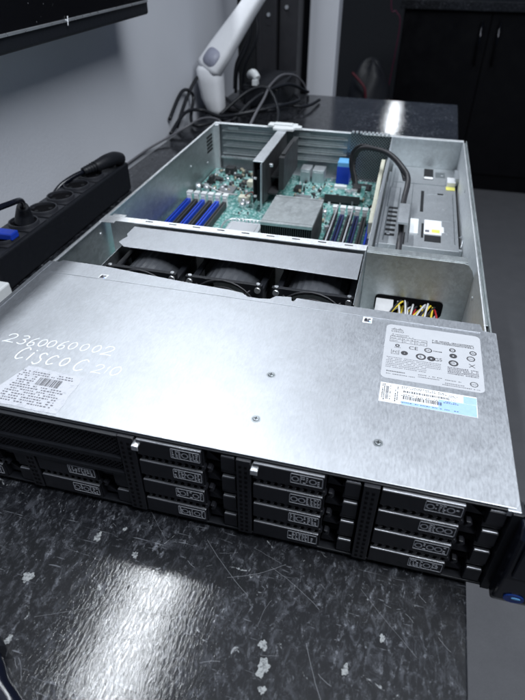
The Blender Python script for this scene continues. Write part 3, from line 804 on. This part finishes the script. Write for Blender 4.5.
# ------------------------------------------------------------------ motherboard
bz = .0085
mbd = MB().box(.0035, .3090, .3190, .7180, bz-.0016, bz)
mbd = part(mbd, 'motherboard', M['pcb'])
def P(mb, name, mats, bevel=.0003): return part(mb, name, mats, mbd, bevel)
sm = MB(); boxes = []
def clear(x, y):
    for a in ((.000,.098,.43,.615),(.085,.165,.44,.53),(.155,.245,.385,.505),(.238,.310,.43,.60),(.11,.165,.54,.72)):
        if a[0] < x < a[1] and a[2] < y < a[3]: return False
    return True
for i in range(1100):
    x = rnd.uniform(.006,.305); y = rnd.uniform(.42,.715)
    if not clear(x, y): continue
    a, b = rnd.uniform(.0008,.0035), rnd.uniform(.0008,.003); h_ = rnd.uniform(.0008,.003)
    if rnd.random() < .08: h_ = rnd.uniform(.004,.008)
    sm.box(x, x+a, y, y+b, bz, bz+h_, rnd.choice((0,0,0,1,1,1,2,2,4)))
for i in range(70):
    x = rnd.uniform(.008,.10); y = rnd.uniform(.60,.715)
    sm.cyl((x, y, bz), rnd.uniform(.0015,.003), rnd.uniform(.003,.008), rnd.choice((0,3,5)), 10)
for i in range(60):
    x = rnd.uniform(.165,.30); y = rnd.uniform(.50,.71)
    sm.cyl((x, y, bz), rnd.uniform(.0015,.003), rnd.uniform(.003,.007), rnd.choice((0,3,5)), 10)
o = P(sm, 'surface_components', [M['chip'], M['chipg'], M['paperw'], M['gold'], M['steel_bright'], M['silver']], 0); o['kind'] = 'stuff'
def chipbox(x0, x1, y0, y1, h, m='chip', name='chip'):
    return P(MB().box(x0, x1, y0, y1, bz, bz+h), name, M[m], .0004)
chipbox(.200,.212,.585,.600,.004); chipbox(.255,.290,.675,.700,.003); chipbox(.165,.176,.640,.660,.006); chipbox(.172,.198,.600,.626,.003,'chipg'); chipbox(.050,.064,.675,.684,.005); chipbox(.010,.030,.655,.668,.004); chipbox(.042,.070,.600,.632,.004,'chipg'); chipbox(.070,.090,.650,.668,.003); chipbox(.030,.046,.690,.706,.012); chipbox(.018,.024,.635,.650,.014,'chip','connector')
chipbox(.084,.100,.640,.655,.010,'ivory','connector'); chipbox(.088,.106,.575,.588,.009,'ivory','connector'); chipbox(.180,.200,.550,.572,.003); chipbox(.210,.226,.530,.545,.002,'chipg')
chipbox(.096,.106,.680,.700,.010)
for x in (.012, .026): P(MB().cyl((x, .600, bz), .0045, .014, 0, 16).cyl((x, .600, bz+.014), .0040, .001, 1, 16), 'capacitor', [M['steel_bright'], M['silver']], 0)
for x, y in ((.100,.555),(.108,.562),(.098,.570),(.236,.620),(.230,.56)): P(MB().cyl((x, y, bz), .0038, .009, 0, 14), 'capacitor', M['silver'], 0)
# rear ports seen from inside
for x0, x1 in ((.166,.183), (.187,.207)): P(MB().box(x0, x1, .690, .717, bz, .030).box(x0+.002, x1-.002, .6892, .6899, bz+.003, .027), 'port_block', M['steel_bright'])
P(MB().box(.2285, .2500, .690, .717, bz, .0400, 0).box(.2290, .2495, .6905, .7165, .0401, .0470, 1), 'video_connector', [M['bluep'], M['bluelt']])
# memory slots
def slot(x, y0, y1, m, lean=0):
    s_ = MB().box(x-.0030, x+.0030, y0, y1, bz, bz+.0085, 0).box(x-.0008, x+.0008, y0+.004, y1-.004, bz+.0085, bz+.0088, 1)
    o = P(s_, 'memory_slot', [m, M['hole']], .0004)
    # a latch at each end belongs to the slot; kept in the slot mesh's own depth of naming
    return o
lt = MB()
for i in range(6):
    x = .0145+i*.0118
    s_ = MB().box(x-.0034, x+.0034, .4050, .5480, bz, bz+.0100, 0).box(x-.0008, x+.0008, .410, .543, bz+.0100, bz+.0103, 2)
    s_.box(x-.0030, x+.0030, .5482, .5560, bz, bz+.0155, 1).box(x-.0042, x+.0042, .5500, .5600, bz+.0156, bz+.0190, 1)
    s_.box(x-.0030, x+.0030, .3970, .4048, bz, bz+.0155, 1)
    P(s_, 'memory_slot', [M['bluep'] if i % 2 == 0 else M['chip'], M['white'], M['hole']], .0004)
for i, m in enumerate(('chip','bluedk','chip','bluedk','chip','bluep')):
    x = .2475+i*.0110
    s_ = MB().box(x-.0034, x+.0034, .4050, .5480, bz, bz+.0100, 0).box(x-.0008, x+.0008, .410, .543, bz+.0100, bz+.0103, 2)
    s_.box(x-.0030, x+.0030, .5482, .5560, bz, bz+.0165, 1).box(x-.0042, x+.0042, .5490, .5590, bz+.0166, bz+.0200, 1)
    P(s_, 'memory_slot', [M[m], M['white'], M['hole']], .0004)
for x in (.2520, .2745):
    P(MB().box(x-.0007, x+.0007, .4100, .5440, bz+.0105, bz+.0245, 1).box(x-.0010, x+.0010, .4100, .5440, bz+.0246, bz+.0258, 0), 'memory_module', [M['steel_bright'], M['chip']], .0002)
# heatsink: fins under a bright cap plate
hs = MB(); hx0, hx1, hy0, hy1, hz = .1690, .2365, .4030, .4960, .0600
hs.box(hx0, hx1, hy0, hy1, hz-.0040, hz, 0)
hs.box(hx0, hx1, hy0, hy1, .0130, .0170, 1)
n = 24
for i in range(n):
    x = hx0+.0004+(hx1-hx0-.0014)*i/(n-1); hs.box(x, x+.0007, hy0+.0006, hy1-.0006, .0171, hz-.0041, 1)
hs.box(hx0+.002, hx1-.002, hy0+.004, hy1-.004, .0172, hz-.0042, 2)
for y in (hy0+.006, hy1-.0065): hs.box(hx0+.0005, hx1-.0005, y, y+.0004, hz, hz+.00025, 1)
for x, y in ((.1625,.40),(.2430,.40),(.1625,.498),(.2430,.498)): hs.cyl((x, y, bz), .0035, .012, 3, 14)
P(hs, 'heatsink', [M['steel'], M['fin'], M['blackmatte'], M['silver']], .0004)
# empty processor socket
so = MB().box(.098, .152, .4400, .4980, bz, bz+.0020, 0).box(.101, .149, .4430, .4950, bz+.0021, bz+.0050, 1)
so.box(.106, .144, .448, .490, bz+.0051, bz+.0060, 2)
for i in range(9): so.box(.101+i*.0055, .1035+i*.0055, .4960, .5000, bz+.0022, bz+.0075, 3)
so.tube([(.097,.446,.014),(.097,.497,.014),(.150,.503,.014)], .0011, 3)
P(so, 'processor_socket', [M['steel'], M['steel_bright'], M['paperg'], M['silver']], .0004)
# daughter board
db = MB().box(.2160, .2820, .6080, .6640, .0195, .0210, 0).box(.222,.278,.6060,.6079,.012,.0240,1)
for i in range(14): x = rnd.uniform(.219,.275); y = rnd.uniform(.612,.655); db.box(x, x+.004, y, y+.003, .0210, .0225, rnd.choice((1,2,3)))
db.box(.232,.252,.6400,.6480,.0211,.0260,3, ); db.cyl((.266,.628,.0211), .0055, .007, 4, 16); db.cyl((.258,.622,.0211), .004, .006, 4, 16)
P(db, 'daughter_board', [M['pcb'], M['chip'], M['gold'], M['white'], M['silver']])
# riser cage
ri = MB()
ri.box(.1195, .1355, .5500, .7150, H-.0024, H-.0010, 0)
ri.box(.1195, .1207, .5500, .7150, .0200, H-.0025, 1)
ri.box(.1340, .1355, .5530, .7150, .0200, H-.0025, 2).box(.1325, .1337, .5440, .5530, .0140, H-.0025, 0)
ri.box(.1205, .1345, .5700, .7100, .0160, H-.0200, 2)
ri.box(.1500, .1585, .5900, .7000, .0300, H-.0060, 2); ri.box(.1515, .1575, .6000, .6700, H-.0059, H-.0030, 1)
ri.box(.1356, .1499, .6000, .6950, .0440, .0470, 2); ri.box(.1356,.1500,.58,.70,.0250,.0280,2)
for z in (.030,.058): ri.box(.1206,.1250,.5495,.5530,z,z+.003,3)
ri.cyl((.1440,.565,H-.012), .003, .004, 4, 14)
part(ri, 'riser_cage', [M['steel_bright'], M['chip'], M['chip'], M['white'], M['silver']], bevel=.0004)
# ivory guide beside the memory
iv = MB().prism([(0.49,.006),(.49,.036),(.51,.042),(.555,.042),(.575,.048),(.60,.056),(.66,.062),(.680,.062),(.680,.006)], .3010, .3070, 0, Matrix(((0,0,1,0),(1,0,0,0),(0,1,0,0),(0,0,0,1))))
iv.box(.3000,.3009,.625,.650,.040,.054,1).box(.3000,.3009,.520,.535,.024,.034,1)
part(iv, 'plastic_guide', [M['ivory'], M['hole']], bevel=.0008)
part(MB().box(.3025, .3085, .415, .52, bz, bz+.012, 0).box(.3030,.3080,.43,.45,bz+.0121,bz+.0135,1).box(.3030,.3080,.47,.49,bz+.0121,bz+.0135,1), 'edge_connector', [M['bluedk'], M['silver']], bevel=.0004)
# thick power cable over the divider
cbp = [(.2691,.6414,.014),(.2640,.655,.034),(.2576,.6617,.05),(.2584,.6648,.068),(.269,.6545,.084),(.2904,.6337,.0915),(.3146,.6114,.0920),(.336,.5786,.085),(.3455,.56,.075),(.3441,.5227,.06),(.3442,.4826,.053),(.3461,.4515,.046),(.3460,.4207,.040),(.3460,.3900,.0240),(.3460,.340,.020)]
part(MB().tube(cbp, .0039, 0, 12, 8), 'power_cable', M['sleeve'])
part(MB().box(.3400,.3520,.4400,.5020,.0605,.0635).box(.3395,.3400,.4400,.5020,.050,.0634).box(.3520,.3526,.4400,.5020,.050,.0634), 'cable_clip', M['white'] if False else M['steel_bright'], bevel=.0006)
part(MB().box(.2630,.2760,.630,.648,.0215,.0300), 'cable_plug', M['chip'], bevel=.0006)

part(MB().tube([(.268,.645,.016),(.259,.66,.036),(.2525,.668,.056),(.2540,.672,.072),(.266,.662,.086),(.288,.642,.0900),(.3130,.618,.0890),(.332,.588,.083),(.341,.565,.073)], .0030, 0, 10, 8), 'power_cable', M['sleeve'])
part(MB().tube([(.020,.600,.02),(.030,.585,.028),(.060,.575,.022),(.085,.582,.018)], .0012, 0, 8, 6), 'signal_wire', M['wht'])
part(MB().tube([(.098,.582,.018),(.112,.570,.030),(.118,.560,.028)], .0010, 0, 8, 6), 'signal_wire', M['red'])
# ================================================================== POWER STRIP
ps_ = empty('power_strip', (-.137, .425, 0)); tag(ps_, 'black power strip with round sockets lying on desk against the wall', 'power strip')
def pst(mb, name, mats, parent=None, bevel=0, root=ps_, seg=2):
    o = mb.build(name, mats, None, bevel, (0,0,0), seg); p = parent or root; o.parent = p
    o.matrix_parent_inverse = Matrix.Translation(root.location).inverted() if p == root else Matrix.Translation(p.location).inverted()
    return o
ZS = .047
pst(MB().box(-.1620, -.1115, .245, .6020, .0006, ZS), 'body', M['black'], None, .003, seg=3)
for y in (.5231, .4785, .4338, .3890, .3430, .2980):
    s_ = MB().prism(rrect(-.1580, -.1155, y-.0205, y+.0205, .003), ZS, ZS+.0012, 0)
    # raised rim and sunk dark well
    n = 28; cx = -.1368
    for (r0, r1, z0, z1, mi) in ((.0172, .0196, ZS+.0013, ZS+.0052, 0),):
        vs = []
        for zz, rr in ((z0, r1), (z1, r1-.0006), (z1, r0), (z0, r0)):
            vs += [(cx+rr*math.cos(2*math.pi*i/n), y+rr*math.sin(2*math.pi*i/n), zz) for i in range(n)]
        s_.add(vs, [(a*n+i, a*n+(i+1) % n, (a+1)*n+(i+1) % n, (a+1)*n+i) for a in range(3) for i in range(n)], mi, True)
    s_.cyl((cx, y, ZS+.0012), .0168, .0004, 1, 28)
    for sx in (-1, 1): s_.cyl((cx+sx*.0095*math.cos(R(45)), y+sx*.0095*math.sin(R(45)), ZS+.0016), .0026, .0003, 2, 12)
    s_.box(cx-.017, cx-.0145, y-.003, y+.003, ZS+.0014, ZS+.0026, 0)
    pst(s_, 'socket', [M['plate'], M['hole'], M['blackmatte']], None, .0003)
s_ = MB().cyl((-.137, .5780, ZS), .0105, .0030, 0, 24); pst(s_, 'end_cap', M['carrier'])
# plug lying on its cord at the far end
o = empty('power_lead', (-.125, .56, ZS)); tag(o, 'black power lead with ribbed boot at far end of strip', 'power lead')
b = MB().tube([(-.1190,.590,.055),(-.1200,.575,.061),(-.1230,.555,.063),(-.1270,.540,.062),(-.1310,.530,.061)], lambda u: .0105 if u < .5 else .0105-.004*(u-.5), 0, 14, 6)
b.tube([(-.1310,.530,.061),(-.1370,.518,.060),(-.1410,.510,.059)], lambda u: .0075-.0015*u, 0, 12, 4)
for i in range(5): b.tube([(-.1310-.0022*i,.530-.0044*i,.061-.0004*i),(-.1315-.0022*i,.5288-.0044*i,.0608-.0004*i)], .0088-.0006*i, 0, 12, 1)
pst(b, 'plug_body', M['black'], root=o)
pst(MB().tube([(-.141,.510,.059),(-.150,.492,.056),(-.1595,.470,.049),(-.1665,.452,.035),(-.1685,.430,.015),(-.1685,.38,.006)], .0036, 0, 10, 6), 'cord', M['blackgloss'], root=o)
# plugged cord near the camera
o = empty('power_lead', (-.135, .34, ZS)); tag(o, 'black power lead plugged into strip beside the blue plug', 'power lead')
pst(MB().tube([(-.1360,.3440,ZS+.002),(-.1340,.3440,.062),(-.1290,.3400,.074)], lambda u: .0135-.0065*u, 0, 14, 5), 'plug_body', M['black'], root=o)
pst(MB().tube([(-.1290,.3400,.074),(-.1180,.328,.086),(-.1060,.308,.097),(-.1000,.285,.103),(-.105,.262,.104),(-.120,.230,.098),(-.135,.19,.08),(-.145,.15,.03),(-.150,.10,.006),(-.150,-.1,.005)], .0034, 0, 10, 6), 'cord', M['blackgloss'], root=o)
o = empty('plug_adapter', (-.137, .298, ZS)); tag(o, 'bright blue plug in the nearest visible strip socket', 'plug')
pst(MB().box(-.1470,-.1170,.2900,.3050,ZS+.0032,ZS+.0120,0), 'shell', M['bluep'], root=o, bevel=.0015)
pst(MB().tube([(-.147,.298,ZS+.008),(-.158,.296,ZS+.006),(-.166,.280,.03),(-.168,.25,.01),(-.168,.12,.005)], .0028,0,8,5), 'cord', M['black'], root=o)
o = MB().box(-.1190,-.0880,.1750,.2320,.0002,.0300).box(-.1120,-.0950,.2321,.2400,.006,.018).build('cable_adapter', M['white'], None, .002)
tag(o, 'small off-white adapter block between power strip and server lid', 'adapter')

# ================================================================== MONITOR + ARM
mo = empty('monitor', (-.118, .55, .42)); tag(mo, 'black monitor edge with dusty screen at top left', 'monitor')
ME = Matrix.Identity(4)
mb = MB().box(-.1350, -.1000, -.02, .7230, .2470, .60, 0)
pst(mb, 'bezel', M['black'], root=mo, bevel=.004, seg=3)
pst(MB().box(-.1018, -.0992, -.005, .7120, .2675, .59), 'screen', M['screen'], root=mo)
pst(MB().box(-.1000, -.0975, -.018, .7170, .2640, .2672), 'trim_strip', M['silver'], root=mo, bevel=.0004)
pst(MB().tube([(-.0974,.470,.2668),(-.0972,.4735,.2635),(-.0970,.4725,.2600),(-.0974,.476,.2700)], .0007, 0, 6, 4), 'chipped_mark', M['paperw'], root=mo)

ar = empty('articulated_arm', (-.130, 1.10, 0)); tag(ar, 'white plastic arm with grey oval pad rising from the desk behind the server', 'support arm')
def loft(mb, secs, mi=0, n=20, p=3.2):
    b = len(mb.v)
    for (c, ux, uy, a, bb) in secs:
        c = Vector(c); ux = Vector(ux).normalized(); uy = Vector(uy).normalized()
        for i in range(n):
            t_ = 2*math.pi*i/n; cx, sx = math.cos(t_), math.sin(t_)
            mb.v.append(tuple(c+ux*a*math.copysign(abs(cx)**(2/p), cx)+uy*bb*math.copysign(abs(sx)**(2/p), sx)))
    for s_ in range(len(secs)-1):
        for i in range(n):
            j = (i+1) % n; mb.f.append([b+s_*n+i, b+s_*n+j, b+(s_+1)*n+j, b+(s_+1)*n+i]); mb.mi.append(mi); mb.sm.append(True)
    mb.f.append([b+i for i in range(n)][::-1]); mb.f.append([b+(len(secs)-1)*n+i for i in range(n)]); mb.mi += [mi]*2; mb.sm += [True]*2
cl = MB()
X = (1,0,0); Y = (0,1,0)
loft(cl, [((-.118,1.100,.001),X,Y,.012,.022),((-.122,1.100,.016),X,Y,.020,.027),((-.128,1.100,.040),X,Y,.0255,.030),((-.132,1.100,.075),X,Y,.0285,.032),((-.133,1.100,.100),X,Y,.0290,.033),((-.133,1.100,.108),X,Y,.024,.028)])
pst(cl, 'column', M['arm'], root=ar)
am = MB()
A0 = Vector((-.134,1.085,.098)); A1 = Vector((-.046,1.150,.225)); dd = (A1-A0).normalized()
ux = dd.cross(Vector((0,-.8,.5))).normalized(); uy = dd.cross(ux).normalized()
secs = []
for u, a, bb in ((-.02,.010,.010),(.0,.026,.017),(.05,.030,.020),(.3,.028,.020),(.6,.024,.019),(.9,.020,.018),(1.1,.019,.017),(1.3,.018,.016)):
    secs.append((A0.lerp(A1, u), ux, uy, a, bb))
loft(am, secs, 0, 24, 3.6)
pst(am, 'upper_arm', M['arm'], root=ar)
pd = MB(); nrm = uy if uy.dot(Vector((.45,-1.3,.25))) > 0 else -uy
pc = A0.lerp(A1, .16)+nrm*.0198
loft(pd, [(pc-nrm*.002, ux, dd, .0175, .020), (pc+nrm*.0012, ux, dd, .0170, .0195)], 0, 28, 3.0)
pst(pd, 'oval_pad', M['armpad'], root=ar)
pst(MB().box(-.165,-.055,1.13,1.20,.0006,.010), 'clamp_plate', M['frame'], root=ar, bevel=.002)

# ================================================================== THINGS BEHIND THE SERVER
o = MB().box(-.075, .020, 1.17, 1.36, .0004, .055).box(-.070,.015,1.165,1.1699,.006,.05).build('black_box', M['black'], None, .003)
o.name = 'equipment_box'; tag(o, 'low black equipment box on the desk behind the server', 'box')
o = MB().tube([(-.035,1.16,.072),(-.048,1.17,.080),(-.060,1.18,.074)], lambda u: .008+.003*math.sin(3*u), 0, 12, 5)
o.box(-.046,-.034,1.150,1.170,.058,.070,0)
o = o.build('cable_plug', M['white'], None, .0005); tag(o, 'white plug with ribbed grip resting above the black box', 'plug')
def cable(pts, r, label, m='black', name='desk_cable', grp=None):
    o = MB().tube(pts, r, 0, 10, 8).build(name, M[m]); tag(o, label, 'cable', grp); return o
cable([(-.171,.62,.003),(-.1715,.72,.003),(-.168,.80,.004),(-.150,.86,.010),(-.128,.905,.020),(-.095,.925,.036),(-.055,.915,.038),(-.020,.880,.020),(.01,.86,.004),(.06,.86,.004)], .0022, 'thin pale grey cable arching behind the left rear corner of the server', 'dimgrey')
cable([(.02,.81,.010),(.026,.84,.035),(.022,.93,.052),(.010,1.05,.055),(-.002,1.16,.060),(.004,1.27,.062),(.030,1.35,.040),(.050,1.385,-.02),(.052,1.40,-.2),(.05,1.41,-.5)], .0028, 'grey cable rising in a tall loop by the dark steel post', 'dimgrey')
for k, (pts, lab) in enumerate([
  ([(-.165,.95,.006),(-.165,1.02,.05),(-.155,1.08,.085),(-.14,1.13,.06),(-.10,1.12,.03),(-.04,1.07,.02),(.02,1.05,.03),(.05,1.12,.02)], 'black cable looping round the foot of the monitor arm'),
  ([(-.16,.90,.006),(-.155,.98,.03),(-.13,1.02,.028),(-.08,1.01,.02),(-.02,1.02,.03),(.04,1.08,.034),(.06,1.20,.02),(.03,1.30,.01)], 'black cable lying nearest the server rear'),
  ([(-.168,.92,.03),(-.166,1.00,.07),(-.160,1.05,.05),(-.150,1.00,.012),(-.12,.97,.008),(-.06,1.05,.012),(.01,1.14,.02),(.08,1.18,.012),(.10,1.28,.006)], 'black cable coil against the wall beside the arm'),
  ([(-.10,1.06,.010),(-.05,1.12,.05),(.00,1.12,.06),(.04,1.06,.03),(.05,.98,.01),(.02,.92,.006)], 'black cable bowed in front of the equipment box'),
  ([(-.06,1.02,.006),(-.02,1.10,.045),(.03,1.20,.055),(.06,1.30,.02),(.055,1.36,.006)], 'black cable climbing over the equipment box corner')]):
    cable(pts, .0038, lab, 'black', 'desk_cable', 'black cables tangled behind the server')
for k, (x, y, lab) in enumerate(((-.085, 1.24, 'left black cable hanging down behind the monitor arm'), (-.075, 1.27, 'middle black cable hanging down behind the monitor arm'), (-.10, 1.28, 'rearmost black cable hanging down behind the monitor arm'))):
    cable([(x-.02,y,.5),(x-.012,y,.30),(x+.004,y+.01,.20),(x+.008,y,.14),(x-.02,y-.01,.08),(x-.03,y,.02)], .0042, lab, 'black', 'hanging_cable', 'cables hanging behind the monitor arm')
# dark steel equipment cabinet standing behind the desk
ec = empty('steel_cabinet', (-.08, 1.70, -.75)); tag(ec, 'dark steel cabinet side with bolted posts behind the desk', 'cabinet')
pst(MB().box(-.30,-.130,1.50,2.00,-.749,.75,0), 'side_panel', M['blackmatte'], root=ec)
pst(MB().box(-.128,-.070,1.50,1.56,-.749,.75,0).box(-.122,-.112,1.4985,1.4999,-.7,.7,0), 'post', M['frame'], root=ec, bevel=.002)
pst(MB().box(-.066,-.012,1.52,1.60,-.749,.75,0), 'post', M['frame'], root=ec, bevel=.002)
pst(MB().box(-.30,-.05,1.601,2.00,.70,.75,0).box(-.129,-.02,1.60,2.0,-.749,.69,0), 'frame_body', M['blackmatte'], root=ec)
pst(MB().cyl((-.092,1.4995,.168), .0055, .004, 0, 6, Matrix.Rotation(R(90),4,'X')), 'bolt', M['silver'], root=ec)
pst(MB().cyl((-.045,1.5195,.185), .0055, .004, 0, 6, Matrix.Rotation(R(90),4,'X')), 'bolt', M['silver'], root=ec)
pst(MB().cyl((-.092,1.4995,.150), .009, .0010, 0, 20, Matrix.Rotation(R(90),4,'X')), 'knockout', M['frame'], root=ec)
o = MB().box(.002, .088, 1.62, 1.70, -.749, .9).build('pillar', M['wall'], None, .004); tag(o, 'pale grey square pillar rising beyond the rear edge of desk', 'pillar')
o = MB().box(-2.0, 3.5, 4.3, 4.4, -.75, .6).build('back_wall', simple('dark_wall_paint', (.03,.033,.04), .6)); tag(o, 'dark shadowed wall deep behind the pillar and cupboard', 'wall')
# black cupboard with worktop
cu = empty('cupboard', (.75, 3.1, -.75)); tag(cu, 'low black cupboard with two long door handles under a grey worktop', 'cupboard')
pst(MB().box(.235,1.80,2.83,3.40,-.748,.070), 'carcass', M['cabinet'], root=cu, bevel=.002)
for xa, xb, hx in ((.239,.6255,.590),(.6285,1.015,.668),(1.018,1.40,1.37),(1.403,1.79,1.44)):
    dr = pst(MB().box(xa,xb,2.812,2.829,-.66,.062), 'door', M['cabinet'], root=cu, bevel=.0015)
    hn = MB().cyl((hx,2.785,-.150), .0055, .180, 0, 12).cyl((hx,2.785,.030), .0055, .001, 0, 12)
    for z in (-.13, .012): hn.cyl((hx,2.812,z), .004, .027, 0, 10, Matrix.Rotation(R(90),4,'X'))
    pst(hn, 'handle', simple('dark_chrome_%d' % int(hx*100), (.05,.05,.055), .12, 1), dr)
pst(MB().box(.215,1.82,2.785,3.42,.0702,.108), 'worktop', M['desk'], root=cu, bevel=.003)
# bag with red strap in the gap
bgm = MB(); bb = []
n = 24; rings = 12
for j in range(rings+1):
    for i in range(n):
        a = 2*math.pi*i/n; ph = -math.pi/2+math.pi*j/rings
        rr = 1+.10*math.sin(3*a+j)+.07*math.sin(5*a-2*j)
        bb.append((.125+.105*rr*math.cos(ph)*math.cos(a), 2.62+.10*rr*math.cos(ph)*math.sin(a), -.44+.32*math.copysign(abs(math.sin(ph))**.7, math.sin(ph))*(1+.05*math.sin(4*a))))
bgm.add(bb, [(j*n+i, j*n+(i+1) % n, (j+1)*n+(i+1) % n, (j+1)*n+i) for j in range(rings) for i in range(n)], 0, True)
bgt = empty('bag', (.125,2.62,-.75)); tag(bgt, 'dark crumpled bag with red strap between pillar and cupboard', 'bag')
pst(bgm, 'sack', simple('dark_bag_fabric', (.015,.016,.02), .5), root=bgt)
pst(MB().tube([(.05,2.53,-.16),(.085,2.51,-.185),(.115,2.50,-.215),(.125,2.50,-.26)], .006, 0, 8, 5), 'strap', simple('red_fabric', (.10,.01,.02), .5), root=bgt)
cable([(.150,2.66,.55),(.1788,2.62,.118),(.2065,2.62,.0747),(.2300,2.62,.02),(.215,2.64,-.25),(.20,2.66,-.5)], .0022, 'thin magenta cable hanging beside the cupboard', 'pink', 'hanging_wire')
# thick black cord in the near left corner of the desk
o = empty('thick_cord', (.15,-.135,.006)); tag(o, 'thick glossy black cord across the near left desk corner', 'cable')
pst(MB().tube([(.105,-.100,.0065),(.1419,-.1290,.0065),(.1530,-.1385,.0065),(.1700,-.1480,.0065),(.2050,-.1720,.0065),(.28,-.22,.0065)], .0062, 0, 16, 6), 'sheath', M['blackgloss'], root=o)
pst(MB().tube([(.1340,-.1215,.0075),(.1400,-.1262,.0080)], .0088, 0, 16, 1), 'collar', M['black'], root=o)
